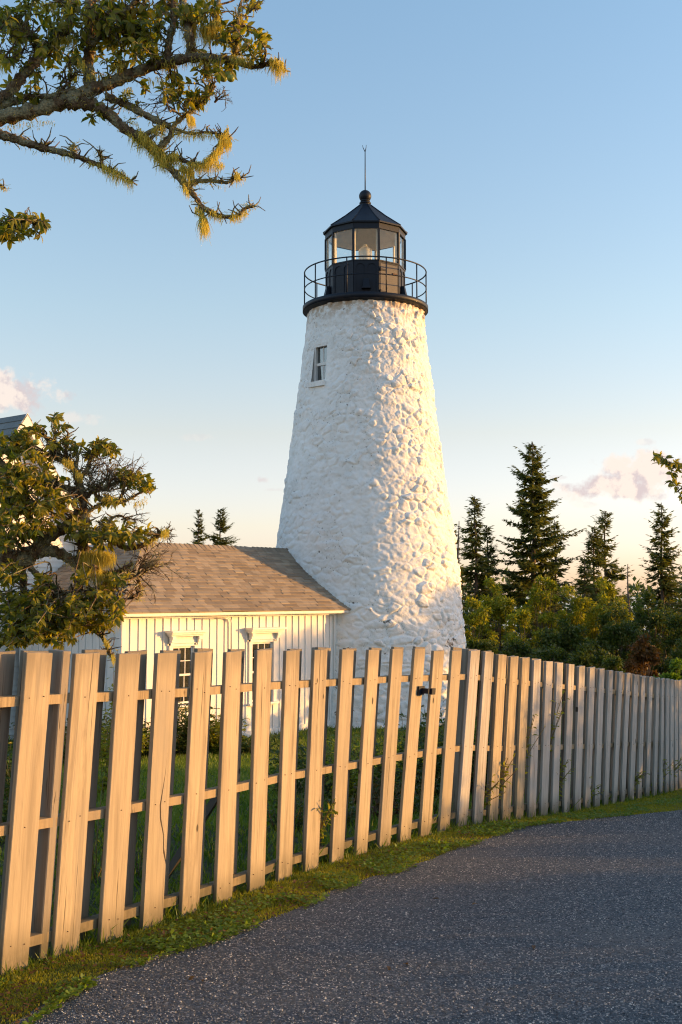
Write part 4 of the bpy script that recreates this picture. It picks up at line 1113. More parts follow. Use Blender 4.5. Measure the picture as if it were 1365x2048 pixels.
# thicket on the far side of the road, outside the frame, that shades the road and the lower tower
def thicket(name, specs, leaf, label, seed):
    rg = np.random.default_rng(seed); PP, DD, SS = [], [], []
    for x, y, r, z0, z1, n, ls in specs:
        d = unit(n, rg) * (rg.random(n) ** .5)[:, None]
        c = rg.integers(0, 14, n); off = unit(14, rg) * .6
        p = off[c] * .75 + d * .5
        P_ = np.stack([x + p[:, 0] * r, y + p[:, 1] * r, (z0 + z1) / 2 + p[:, 2] * (z1 - z0) / 2], -1) + np.array([0, 0, float(gz(y))])
        PP.append(P_); DD.append(d + rg.normal(0, .6, (n, 3))); SS.append(ls * rg.uniform(.6, 1.3, n))
    o = scatter(name, np.concatenate(PP), frames(np.concatenate(DD), rng=rg), np.concatenate(SS), SLEAF_V, SLEAF_F, leaf, None, None, 'stuff')
    return tag(o, label, 'thicket')
SPEC = []
TA = math.tan(SUN_AZ)
for i in range(17):                                   # low growth beside the road
    y = .6 + i * .75; SPEC.append((5.6 + .28 * y + random.uniform(-.3, .3), y, .85, -.1, .62 + .07 * (i % 3), 1900, .10))
for x_, lane, r_, z0, z1, n_, l_ in [(10.3, 9.36, .9, .2, 2.1, 2600, .12), (10.8, 10.6, 1.2, .1, 2.5, 5500, .13), (11.2, 12.2, 1.3, .1, 2.8, 7000, .14), (12.0, 13.9, 1.5, .1, 3.1, 8000, .14), (9.4, 8.3, .6, .2, 1.35, 1000, .10), (13, 15.9, 1.6, .1, 3.1, 6000, .14),
        (14, 27.2, 1.5, 2.2, 4.3, 5200, .16), (15.2, 28.8, 1.6, 2.0, 4.4, 4600, .16), (14.2, 25.6, 1.0, 1.9, 3.7, 2200, .15), (13.5, 27.4, 1.6, 0, 1.3, 900, .15), (13, 24.3, 1.4, 0, 1.2, 1500, .15), (17, 32.1, 1.8, 0, 2.4, 3600, .17), (17, 35.1, 1.8, 0, 2.0, 3000, .17)]:
    SPEC.append((x_, lane + TA * x_, r_, z0, z1, n_, l_))
thicket('roadside_thicket', SPEC, 'dark_leaf', 'leafy thicket on the far side of the gravel road', 71)

# ------------------------------------------------------------------ apple trees
def leaf_mesh(name, bend, m):
    v = LEAF_V.copy(); v[:, 2] -= bend * v[:, 0] ** 2
    me = bpy.data.meshes.new(name); me.from_pydata([tuple(p) for p in v], [], LEAF_F); me.polygons.foreach_set('use_smooth', [True] * 6); me.update(); me.materials.append(M[m]); return me
ALEAF = [leaf_mesh('leaf', b_, 'apple_leaf') for b_ in (.0, .18, .35)]
def gnarl(pts, rg, amp):
    return [p if i in (0,) else p + Vector(rg.normal(0, amp, 3)) for i, p in enumerate(pts)]
def apple_tree(name, base, label, limbs, blobs, Y0, seed, scale_px, leaf_len=.058, leaf_total=None, spur_rate=1.0, beards=(), apples=(), nind=290, dead=()):
    """limbs: (pixel polyline with depth, start radius px, end radius px); blobs: (x, y, rx, ry, depth, count) of leaf rosettes"""
    rg = np.random.default_rng(seed); base = Vector(base)
    root = empty(name, base, 0, label, 'tree')
    skel = []
    wood_ = MB(); twig = MB()
    first = True
    for pl, r0, r1 in limbs:
        pts = catmull(gnarl([at(x, y, Y) - base if not isinstance(x, Vector) else x - base for x, y, Y in pl], rg, .004), 7)
        n = len(pts); rad = [(r0 + (r1 - r0) * (i / (n - 1)) ** .8) / F * Y0 * (1 + .16 * math.sin(i * 2.3 + r0) + rg.uniform(-.09, .12)) for i in range(n)]
        big = r0 > 11
        m = MB(); m.tube(pts, rad, 10 if big else 6, jitter=.10)
        o = m.build('limb' if big else 'branch', M['lichen_bark'], root)
        for p, r in zip(pts, rad): skel.append((p, r))
        # knobs and short spurs that make old apple wood look rough
        for i in range(n - 1):
            for _ in range(rg.poisson(.9 * spur_rate)):
                p = pts[i].lerp(pts[i + 1], rg.random()); d = Vector(unit(1, rg)[0]); d.z = d.z * .6 + .3; L_ = rg.uniform(.015, .06) + rad[i] * .8
                q = p + d * L_; e = q + (d + Vector(unit(1, rg)[0]) * .7).normalized() * L_ * .8
                twig.tube([p, q, e], [rad[i] * .32 + .002, .004, .0022], 4, cap=False)
    SK = np.array([p for p, _ in skel]); 
    LP, LD, LU, LS = [], [], [], []
    for x, y, rx, ry, Y, cnt in blobs:
        for _ in range(cnt):
            a = rg.random() * 2 * math.pi; q = math.sqrt(rg.random())
            e = at(x + rx * q * math.cos(a), y + ry * q * math.sin(a), Y + rg.normal(0, .16)) - base
            i = int(np.argmin(((SK - np.array(e)) ** 2).sum(1) * (1 + .6 * rg.random(len(SK)))))
            s = Vector(SK[i]); dist = (e - s).length
            mid = s.lerp(e, .5) + Vector(rg.normal(0, .10, 3)) * dist + Vector((0, 0, .10 * dist))
            pts = catmull([s, s.lerp(mid, .5) + Vector(rg.normal(0, .05, 3)) * dist, mid, e], 3)
            nn = len(pts); twig.tube(pts, [.0026 + (.0035 + .006 * min(dist, .6)) * (1 - k / nn) for k in range(nn)], 4, cap=False)
            for k in range(2, nn):                      # spurs along the twig
                for _s in range(rg.poisson(.5 * spur_rate)):
                    d = Vector(unit(1, rg)[0]); L_ = rg.uniform(.02, .06); twig.tube([pts[k], pts[k] + d * L_], [.0035, .002], 3, cap=False)
            ax = (pts[-1] - pts[-2]).normalized()
            nl = rg.integers(7, 13)
            for l in range(nl):                          # rosette at the tip, a few leaves back along the twig
                k = rg.random(); pp = e - ax * (.11 * k ** 1.5); az_ = l * 2.4 + rg.normal(0, .3)
                side = Vector(unit(1, rg)[0]); side = (side - ax * side.dot(ax)).normalized()
                d = (side * .9 + ax * rg.uniform(.0, .8) + Vector((0, 0, rg.uniform(-.55, .1)))).normalized()
                LP.append(pp); LD.append(d); LU.append(ax + Vector((0, 0, 1.0)) + Vector(rg.normal(0, .35, 3))); LS.append(leaf_len * rg.uniform(.65, 1.25))
    # dead twig fans
    for x, y, ang, L_, Y, cnt in dead:
        s = at(x, y, Y) - base
        def grow(p, d, L_, r, lev):
            n = 4; pts = [p]
            for k in range(n): d = (d + Vector(rg.normal(0, .22, 3))).normalized(); pts.append(pts[-1] + d * (L_ / n))
            twig.tube(pts, [r * (1 - .15 * k) for k in range(n + 1)], 4, cap=False)
            if lev > 0:
                for k in range(1, n + 1):
                    for _ in range(rg.integers(1, 3)): grow(pts[k], (d + Vector(unit(1, rg)[0]) * .95).normalized(), L_ * rg.uniform(.4, .65), r * .55, lev - 1)
        for c in range(cnt):
            a = R(ang) + rg.normal(0, .35); d = Vector((math.cos(a), rg.normal(0, .35), math.sin(a)))
            grow(s, d.normalized(), L_ / F * Y * rg.uniform(.6, 1.1), .0065, 2)
    twig.build('twigs', M['lichen_bark'], root)['kind'] = 'stuff'
    LP = np.array(LP); LD = np.array(LD); LU = np.array(LU); LS = np.array(LS)
    FR = frames(LD, LU)
    # the leaves that show largest (nearest, inside the frame) are objects of their own
    wx = LP[:, 0] + base.x; wy = LP[:, 1] + base.y; wz = LP[:, 2] + base.z
    inside = (np.abs(wx / wy) < .285) & (wz < EYE + wy * .52)
    face = np.abs(FR[:, 1, 2])
    sc = np.where(inside, LS * LS * (.15 + face) / wy ** 2, 0)
    od = np.argsort(-sc); ind = od[:nind]; rest_ = od[nind:]
    for i in ind:
        o = link('leaf', ALEAF[int(i) % 3], root); fr_ = FR[i]; s_ = LS[i]
        mm = Matrix.Identity(4)
        for c in range(3):
            for r_ in range(3): mm[r_][c] = fr_[r_, c] * s_
        for r_ in range(3): mm[r_][3] = LP[i][r_]
        o.matrix_local = mm
    scatter('foliage', LP[rest_], FR[rest_], LS[rest_], LEAF_V - np.array([0, 0, .15]) * (LEAF_V[:, :1] ** 2), LEAF_F, 'apple_leaf', root, None, 'stuff', True)
    # hanging beard lichen
    for x, y, rx, ry, L_, cnt, Y in beards:
        ss = []; 
        for _ in range(int(cnt * 1.35)):
            t_ = rg.uniform(-1, 1); s = at(x + rx * t_, y + ry * t_ + rg.normal(0, 4), Y + rg.normal(0, .035)) - base
            ln = L_ / F * Y * rg.uniform(.25, 1.0) ** 1.2 * (1 - .35 * abs(t_)); p = [s]; d = Vector(rg.normal(0, .5, 3)); d.z = -abs(d.z) * .5 - .25
            for k in range(5):
                d = (d * .55 + Vector((0, 0, -1)) * .6 + Vector(rg.normal(0, .20, 3))).normalized(); p.append(p[-1] + d * ln / 5)
            ss.append(p)
        V = []; Fc = []
        for p in ss:
            b_ = len(V); wd = rg.uniform(.0014, .0032); a = rg.random() * math.pi; wv_ = Vector((math.cos(a), math.sin(a), 0)) * wd
            for k, q in enumerate(p): f = 1 - k / 6; V += [q - wv_ * f, q + wv_ * f]
            for k in range(5): Fc += [b_ + 2 * k, b_ + 2 * k + 1, b_ + 2 * k + 3, b_ + 2 * k + 2]
        me = npmesh('beard_lichen', [tuple(v) for v in V], Fc, [4] * (len(Fc) // 4)); set_tint(me, np.repeat(rg.random(len(ss)), 12) * .8)
        o = link('beard_lichen', me, root, M['beard_lichen']); tag(o, kind='stuff')
    fz = [q for q in skel if abs((q[0].x + base.x) / (q[0].y + base.y)) < .31]
    V = []; Fc = []; tn = []
    for p_, r_ in fz:
        for _ in range(rg.poisson(9)):
            d = Vector(unit(1, rg)[0]); s0 = p_ + d * r_ * .9 + Vector(rg.normal(0, .012, 3)); ln = rg.uniform(.012, .04); d.z -= .35 + .5 * rg.random()
            wv_ = Vector(unit(1, rg)[0]) * rg.uniform(.0012, .003); e_ = s0 + d.normalized() * ln
            b_ = len(V); V += [s0 - wv_, s0 + wv_, e_ + wv_ * .4, e_ - wv_ * .4]; Fc += [b_, b_ + 1, b_ + 2, b_ + 3]; tn.append(rg.random() * .8)
    if V:
        me = npmesh('lichen_fuzz', [tuple(v) for v in V], Fc, [4] * (len(Fc) // 4)); set_tint(me, np.repeat(tn, 4))
        o = link('lichen_fuzz', me, root, M['beard_lichen']); tag(o, kind='stuff')
    for x, y, Y in apples:
        c = at(x, y, Y) - base
        m = MB().lathe([(max(.001, .024 * math.sin(math.pi * q / 10) ** .8), -.021 * math.cos(math.pi * q / 10)) for q in range(11)], 14)
        o = m.build('apple', M['apple_fruit'], root); o.location = c
        m = MB().tube([(0, 0, .018), (.004, 0, .05)], .0015, 4); m.build('stalk', M['lichen_bark'], o)
    return root

k1 = 620 / 1365
def c1(x, y, Y=7.0): return (x * k1, y * k1, Y)
YA = 7.0
A_base = Vector((-3.3, 7.2, float(gz(7.2))))
trunkA = [(A_base + Vector((0, 0, -.1)), 0, 0), (A_base + Vector((.05, -.02, 1.2)), 0, 0), (A_base + Vector((.15, -.05, 2.6)), 0, 0), (A_base + Vector((.45, -.1, 3.9)), 0, 0), c1(-280, 530, 7.1), c1(-60, 520)]
limbsA = [
 (trunkA, 48, 22),
 ([c1(-280, 530, 7.1), c1(-60, 520), c1(130, 488), c1(300, 440), c1(430, 390), c1(560, 335), c1(700, 285, 6.95), c1(850, 252, 6.9), c1(1000, 258, 6.9), c1(1110, 287, 6.9), c1(1205, 275, 6.9), c1(1262, 320, 6.9)], 20, 3.5),
 ([c1(300, 450), c1(400, 462), c1(480, 500), c1(545, 560), c1(620, 612), c1(700, 690), c1(770, 762), c1(830, 840), c1(880, 905), c1(900, 975)], 15, 4),
 ([c1(880, 905), c1(960, 940), c1(1040, 955), c1(1085, 920), c1(1125, 905)], 6.5, 3),
 ([c1(815, 815), c1(865, 800), c1(930, 795), c1(1005, 800), c1(1035, 775), c1(1068, 790)], 6, 2.5),
 ([c1(720, 705), c1(790, 700), c1(850, 725), c1(915, 715), c1(950, 660), c1(985, 615), c1(1015, 612)], 6, 2),
 ([c1(610, 610), c1(680, 572), c1(740, 562), c1(830, 582), c1(920, 585), c1(1015, 605)], 6, 2),
 ([c1(700, 655), c1(745, 600), c1(775, 550), c1(840, 485), c1(900, 450), c1(945, 378)], 8, 2.2),
 ([c1(-120, 540), c1(0, 592), c1(90, 622), c1(200, 655), c1(320, 686), c1(430, 726), c1(520, 762), c1(588, 803)], 12, 2.5),
 ([c1(310, 685), c1(322, 660), c1(328, 632)], 4, 3), ([c1(450, 725), c1(445, 690), c1(428, 662)], 4.5, 3), ([c1(195, 650), c1(202, 622)], 3, 2),
 ([c1(470, 425), c1(560, 466), c1(660, 512), c1(745, 555)], 9, 7),
 ([c1(400, 395, 7.05), c1(385, 290, 7.1), c1(400, 180, 7.15), c1(395, 60, 7.2), c1(410, -120, 7.2)], 13, 9),
 ([c1(735, 270), c1(750, 190, 7.0), c1(768, 90, 7.05), c1(760, -60, 7.05)], 9, 6),
 ([c1(845, 255), c1(838, 160, 6.9), c1(815, 60, 6.9), c1(795, -60, 6.9)], 11, 6),
 ([c1(1030, 255), c1(1048, 170, 6.85), c1(1045, 90, 6.85), c1(1060, 30, 6.85)], 6, 2.5),
 ([c1(930, 165), c1(945, 90), c1(965, -30)], 5, 4),
 ([c1(-150, 470), c1(0, 445), c1(95, 345), c1(170, 250), c1(240, 190), c1(300, 100), c1(320, -80)], 13, 8),
 ([c1(-100, 480), c1(20, 460), c1(130, 430), c1(240, 425), c1(330, 385)], 9, 6),
 ([c1(440, 110), c1(510, 75), c1(600, 10), c1(650, -60)], 8, 5), ([c1(-60, 150), c1(30, 100), c1(110, 130), c1(180, 210)], 8, 4),
 ([c1(400, 200), c1(460, 150), c1(540, 120), c1(620, 150)], 6, 3),
 ([c1(-90, 760), c1(-20, 800), c1(20, 832)], 4, 2), ([c1(-80, 1060, 6.8), c1(20, 1010, 6.8), c1(95, 975, 6.8), c1(150, 985, 6.8)], 4, 2),
 ([c1(-60, 230, 6.9), c1(10, 255, 6.9), c1(25, 262, 6.9)], 5, 3), ([c1(250, 410), c1(300, 370), c1(340, 320)], 4, 2), ([c1(60, 290), c1(75, 210), c1(60, 165)], 3, 1.2)]
kb = lambda x, y, rx, ry, cnt, Y=7.0: (x * k1, y * k1, rx * k1, ry * k1, Y, cnt)
blobsA = [kb(150, 90, 150, 110, 40), kb(250, 280, 120, 90, 18), kb(80, 250, 70, 60, 9), kb(560, 120, 130, 120, 55, 7.1), kb(640, 220, 90, 60, 21), kb(480, 250, 70, 70, 10),
          kb(470, 40, 100, 60, 18), kb(720, 60, 120, 70, 24, 7.1), kb(900, 60, 60, 50, 12), kb(1000, 170, 50, 60, 12), kb(1110, 60, 40, 35, 4), kb(1110, 180, 55, 60, 13, 6.85), kb(770, 400, 95, 55, 17), kb(860, 420, 60, 40, 6),
          kb(930, 320, 60, 35, 10), kb(1000, 310, 40, 25, 4), kb(600, 420, 60, 25, 3), kb(120, 400, 100, 50, 6), kb(390, 505, 40, 20, 2), kb(60, 1010, 95, 60, 17, 6.8), kb(150, 1000, 60, 40, 6, 6.8), kb(10, 1060, 40, 40, 5, 6.8), kb(330, 170, 60, 90, 12), kb(20, 60, 60, 60, 10), kb(300, 30, 80, 50, 12)]
bd = lambda x, y, rx, ry, L_, cnt, Y=6.98: (x * k1, y * k1, rx * k1, ry * k1, L_ * k1, cnt, Y)
beardsA = [bd(838, 70, 24, 5, 190, 420), bd(905, 120, 22, 5, 120, 200), bd(940, 100, 30, -20, 130, 260), bd(1035, 170, 22, 6, 85, 200), bd(820, 245, 40, -5, 60, 90), bd(1060, 258, 50, 12, 55, 220, 6.88), bd(1220, 272, 30, 10, 110, 260, 6.88), bd(900, 262, 60, 2, 50, 160, 6.9), bd(770, 265, 50, -10, 55, 130, 6.95),
           bd(640, 600, 30, 25, 110, 260), bd(700, 660, 40, 35, 115, 340), bd(745, 690, 40, -12, 90, 220), bd(590, 605, 25, 20, 70, 60), bd(700, 560, 30, -4, 80, 90), bd(840, 520, 18, 10, 80, 150), bd(825, 745, 30, 20, 110, 200), bd(870, 720, 45, 2, 70, 200), bd(930, 690, 30, -20, 100, 240), bd(965, 640, 12, -25, 70, 150),
           bd(985, 600, 20, -30, 95, 320), bd(1005, 615, 14, 4, 80, 120), bd(970, 725, 20, 3, 40, 80), bd(900, 590, 70, 4, 45, 130), bd(800, 590, 40, 8, 40, 60), bd(880, 930, 20, 12, 60, 90), bd(900, 965, 12, 10, 120, 330), bd(950, 940, 30, 8, 50, 110), bd(1050, 945, 40, -12, 45, 130), bd(1045, 775, 14, 4, 35, 110), bd(820, 830, 14, 14, 50, 90),
           bd(500, 750, 50, 22, 75, 200), bd(570, 795, 18, 8, 60, 60), bd(430, 725, 40, 14, 35, 50), bd(400, 60, 40, 10, 80, 150, 7.1), bd(300, 170, 40, 6, 70, 140), bd(240, 185, 25, 12, 70, 120), bd(360, 275, 16, 10, 60, 120), bd(210, 20, 40, 6, 50, 120), bd(720, 270, 20, 4, 70, 90), bd(520, 280, 30, -10, 60, 110), bd(560, 400, 20, -8, 60, 60), bd(15, 270, 14, 6, 80, 70, 6.9), bd(430, 330, 50, 0, 30, 120), bd(130, 545, 120, -12, 26, 120), bd(690, 350, 40, -4, 50, 60), bd(590, 540, 20, 5, 30, 40)]
apple_tree('apple_tree', A_base, 'lichen hung apple limb and leaves reaching over from the top left', limbsA, blobsA, YA, 101, k1, beards=beardsA,
           apples=[(1005 * k1, 330 * k1, 6.9), (1018 * k1, 345 * k1, 6.85), (985 * k1, 345 * k1, 6.9)], spur_rate=1.0, dead=[(430, 205, 55, 40, 7.0, 2), (500, 25, 70, 35, 6.85, 2), (350, 220, 80, 60, 7.0, 3), (40, 115, 80, 40, 7.0, 2), (415, 180, 65, 45, 7.0, 3), (70, 110, 100, 40, 7.0, 2)])

k2 = 480 / 1365
YB = 8.6
def c2(x, y, Y=YB): return (x * k2, 800 + y * k2, Y)
B_base = Vector((-2.86, 8.9, float(gz(8.9))))
limbsB = [
 ([(B_base + Vector((0, 0, -.1)), 0, 0), (B_base + Vector((.06, 0, .7)), 0, 0), (B_base + Vector((.02, -.1, 1.2)), 0, 0), c2(-60, 760, 8.7), c2(20, 860), c2(100, 900), c2(200, 872), c2(300, 862), c2(400, 905), c2(465, 955)], 26, 8),
 ([c2(-160, 990, 8.8), c2(20, 930, 8.7), c2(120, 930), c2(210, 850), c2(270, 790), c2(380, 720), c2(460, 640)], 20, 9),
 ([c2(465, 955), c2(480, 860), c2(470, 780), c2(480, 690), c2(470, 580), c2(455, 480), c2(420, 390), c2(350, 340), c2(290, 320)], 13, 6),
 ([c2(470, 560), c2(400, 500), c2(300, 500), c2(230, 480), c2(150, 470)], 8, 4), ([c2(150, 495), c2(60, 420), c2(0, 350), c2(-60, 300)], 5, 6),
 ([c2(350, 340), c2(320, 260), c2(315, 190), c2(318, 110)], 5, 2), ([c2(340, 330), c2(280, 250), c2(250, 200)], 3.5, 1.6), ([c2(390, 360), c2(380, 260), c2(385, 180)], 4, 1.8),
 ([c2(455, 450), c2(500, 390), c2(520, 330), c2(560, 300), c2(620, 270)], 5, 2), ([c2(430, 390), c2(440, 310), c2(420, 250)], 4, 2),
 ([c2(470, 570), c2(540, 520), c2(600, 500), c2(680, 470), c2(740, 440), c2(800, 460)], 6, 2), ([c2(560, 560), c2(640, 570), c2(720, 580), c2(780, 540), c2(860, 500)], 6, 2),
 ([c2(475, 650), c2(560, 600), c2(640, 560)], 6, 3), ([c2(540, 520), c2(600, 450), c2(615, 400)], 3, 1.6), ([c2(690, 560), c2(700, 500), c2(720, 450)], 3, 1.5),
 ([c2(470, 780), c2(560, 770), c2(640, 790), c2(720, 840), c2(820, 825), c2(890, 780), c2(955, 755)], 9, 3.5), ([c2(880, 785), c2(900, 760), c2(945, 735)], 4, 2),
 ([c2(620, 740), c2(630, 680), c2(680, 660), c2(735, 690)], 3.5, 1.6), ([c2(600, 740), c2(560, 690)], 3.5, 2),
 ([c2(465, 955), c2(560, 990), c2(650, 985), c2(720, 960), c2(760, 930)], 8, 4), ([c2(720, 960), c2(780, 1010), c2(800, 1080), c2(785, 1135)], 5, 2.5), ([c2(780, 1000), c2(840, 960), c2(905, 925)], 4, 1.6),
 ([c2(120, 940), c2(130, 1030), c2(140, 1130)], 10, 6), ([c2(170, 950), c2(230, 1020), c2(290, 1120), c2(380, 1200), c2(470, 1260), c2(540, 1300), c2(600, 1375), c2(625, 1430), c2(660, 1480)], 6, 3.2),
 ([c2(140, 1130), c2(220, 1220), c2(330, 1330)], 5, 3), ([c2(290, 1120), c2(420, 1090), c2(540, 1080), c2(660, 1050)], 4, 2), ([c2(-80, 1150), c2(60, 1210), c2(150, 1330)], 6, 3), ([c2(-100, 560), c2(40, 580), c2(180, 590), c2(300, 620)], 6, 3), ([c2(-80, 330), c2(60, 280), c2(160, 230)], 5, 2)]
kc = lambda x, y, rx, ry, cnt, Y=YB: (x * k2, 800 + y * k2, rx * k2, ry * k2, Y, cnt)
blobsB = [kc(80, 270, 120, 80, 26, 8.5), kc(170, 190, 55, 45, 9, 8.4), kc(170, 390, 120, 90, 32, 8.4), kc(50, 460, 110, 100, 28, 8.4), kc(160, 560, 190, 90, 44, 8.3), kc(330, 600, 90, 50, 15, 8.3), kc(110, 690, 160, 80, 34, 8.3), kc(240, 700, 90, 50, 11, 8.4),
          kc(30, 780, 80, 50, 12, 8.3), kc(310, 270, 60, 40, 6), kc(420, 240, 50, 30, 4), kc(480, 290, 60, 35, 5), kc(580, 270, 65, 38, 11, 8.5), kc(630, 290, 30, 40, 5, 8.5), kc(318, 115, 34, 26, 5), kc(330, 440, 60, 30, 4), kc(690, 410, 50, 30, 5), kc(790, 460, 75, 45, 11), kc(850, 500, 35, 35, 5), kc(640, 600, 60, 40, 4), kc(590, 560, 50, 40, 2),
          kc(600, 770, 130, 40, 25, 8.4), kc(720, 765, 80, 36, 11, 8.4), kc(430, 740, 100, 50, 12, 8.4), kc(560, 830, 80, 30, 5, 8.4), kc(800, 760, 30, 25, 3, 8.4), kc(480, 650, 60, 35, 3), kc(640, 690, 25, 40, 3),
          kc(50, 990, 80, 65, 15, 8.4), kc(240, 1060, 70, 60, 13, 8.3), kc(70, 1160, 130, 90, 38, 8.3), kc(230, 1210, 130, 90, 38, 8.2), kc(430, 1210, 120, 80, 35, 8.2), kc(560, 1130, 110, 60, 24, 8.3), kc(620, 1200, 70, 60, 15, 8.3), kc(450, 1030, 50, 40, 5, 8.3), kc(120, 1310, 150, 80, 38, 8.2), kc(330, 1330, 120, 60, 26, 8.2), kc(500, 1260, 90, 40, 10, 8.3), kc(660, 1030, 60, 45, 7, 8.3), kc(60, 1380, 90, 35, 12, 8.2), kc(660, 1250, 25, 40, 4, 8.3)]
be = lambda x, y, rx, ry, L_, cnt, Y=8.45: (x * k2, 800 + y * k2, rx * k2, ry * k2, L_ * k2, cnt, Y)
beardsB = [be(540, 880, 90, 6, 130, 420), be(600, 880, 60, 10, 110, 260), be(520, 960, 60, 8, 130, 260), be(600, 1000, 60, -4, 110, 240), be(690, 1000, 60, -10, 70, 150), be(660, 1160, 22, 10, 180, 220, 8.3), be(640, 1120, 14, 20, 100, 100, 8.3), be(390, 350, 30, 10, 80, 120), be(450, 420, 20, 10, 60, 80), be(940, 755, 24, -6, 50, 120), be(860, 800, 40, -8, 30, 80), be(800, 580, 40, -10, 40, 60), be(650, 1470, 16, 10, 50, 60), be(640, 560, 60, 0, 40, 80), be(610, 1380, 20, 20, 40, 50)]
apple_tree('apple_tree', B_base, 'gnarled apple tree in leaf behind the left end of the fence', limbsB, blobsB, YB, 202, k2, beards=beardsB, apples=[(207 * k2, 800 + 240 * k2, 8.3), (420 * k2, 800 + 770 * k2, 8.3)],
           dead=[(610 * k2, 800 + 520 * k2, 80, 60, YB, 6), (560 * k2, 800 + 560 * k2, 100, 60, YB, 5), (700 * k2, 800 + 540 * k2, 60, 50, YB, 4), (480 * k2, 800 + 600 * k2, 140, 50, YB, 4), (500 * k2, 800 + 420 * k2, 60, 50, YB, 4), (780 * k2, 800 + 1000 * k2, 30, 62, YB, 5), (790 * k2, 800 + 960 * k2, 50, 55, YB, 4), (900 * k2, 800 + 775 * k2, 25, 30, YB, 3), (400 * k2, 800 + 350 * k2, 110, 40, YB, 3), (690 * k2, 800 + 680 * k2, 20, 40, YB, 2), (470 * k2, 800 + 520 * k2, 20, 60, YB, 5)], spur_rate=1.0, leaf_len=.057)
# leafy twig reaching in at the right edge
rgt = [([(1480, 905, 15), (1420, 925, 15), (1380, 935, 15), (1340, 930, 15), (1312, 918, 15)], 3.5, 1.2), ([(1400, 930, 15), (1378, 965, 15), (1352, 985, 15)], 2.5, 1), ([(1480, 905, 15), (1700, 960, 15.3), (1760, 1200, 15.5), (1770, 1480, 15.6)], 6, 14)]
apple_tree('birch_tree', at(1775, 1470, 15.6) * 1.0, 'small leafy twig poking in at the right edge below the cloud', rgt, [(1345, 935, 34, 22, 15, 10), (1320, 918, 12, 8, 15, 3), (1372, 970, 30, 26, 15, 8), (1420, 930, 40, 40, 15, 14)], 15, 303, 1, leaf_len=.085, nind=12)

# ------------------------------------------------------------------ plants about the garden
def weed(name, x, ybase, ytop, Y, seed, n, leaf, label, group=None, flower=None, spread=.12, ls=.06, cat='plant', lean=0):
    """a clump of upright stems with leaves; foot on the ground under photo column x"""
    rg = np.random.default_rng(seed); tp = at(x, ytop, Y); g_ = float(gz(Y)); H_ = max(.12, tp.z - g_)
    root = empty(name, (tp.x, Y, g_), 0, label, cat, group); m = MB(); P, D, S, FP = [], [], [], []
    for s in range(n):
        a = rg.random() * 6.28; q = spread * math.sqrt(rg.random()); h = H_ * rg.uniform(.55, 1.0)
        b_ = Vector((q * .5 * math.cos(a), q * .5 * math.sin(a), 0)); e = Vector((q * 1.3 * math.cos(a) + lean * h, q * 1.3 * math.sin(a), h))
        pts = catmull([b_, b_.lerp(e, .5) + Vector(rg.normal(0, .03, 3)), e], 4); m.tube(pts, [.004 - .0026 * k / len(pts) for k in range(len(pts))], 4, cap=False)
        nl = int(h / .035)
        for l in range(nl):
            f = .1 + .9 * (l + rg.random()) / nl; p = pts[min(len(pts) - 1, int(f * (len(pts) - 1)))]
            az_ = l * 2.4 + rg.random(); d = Vector((math.cos(az_), math.sin(az_), rg.uniform(-.2, .5)))
            for w_ in (0, .5): P.append(p + d * ls * w_ + Vector(rg.normal(0, .01, 3))); D.append(d + Vector(rg.normal(0, .35, 3))); S.append(ls * rg.uniform(.6, 1.25) * (1.15 - .5 * f))
        FP.append(e)
    m.build('stems', M['dry_stem'], root)['kind'] = 'stuff'
    if leaf: scatter('foliage', np.array(P), frames(np.array(D), rng=rg), np.array(S), LEAF_V, LEAF_F, leaf, root, rg.random(len(P)), 'stuff', True)
    if flower:
        PF = []; DF = []
        for e in FP[:max(2, n // 3)]:
            for k in range(9): PF.append(e); DF.append(Vector((math.cos(k * .7), math.sin(k * .7), .35)))
        scatter('petals', np.array(PF), frames(np.array(DF), rng=rg), np.full(len(PF), .03), SLEAF_V, SLEAF_F, flower, root, rg.random(len(PF)), 'stuff')
    return root
GP = 'garden plants behind the fence'
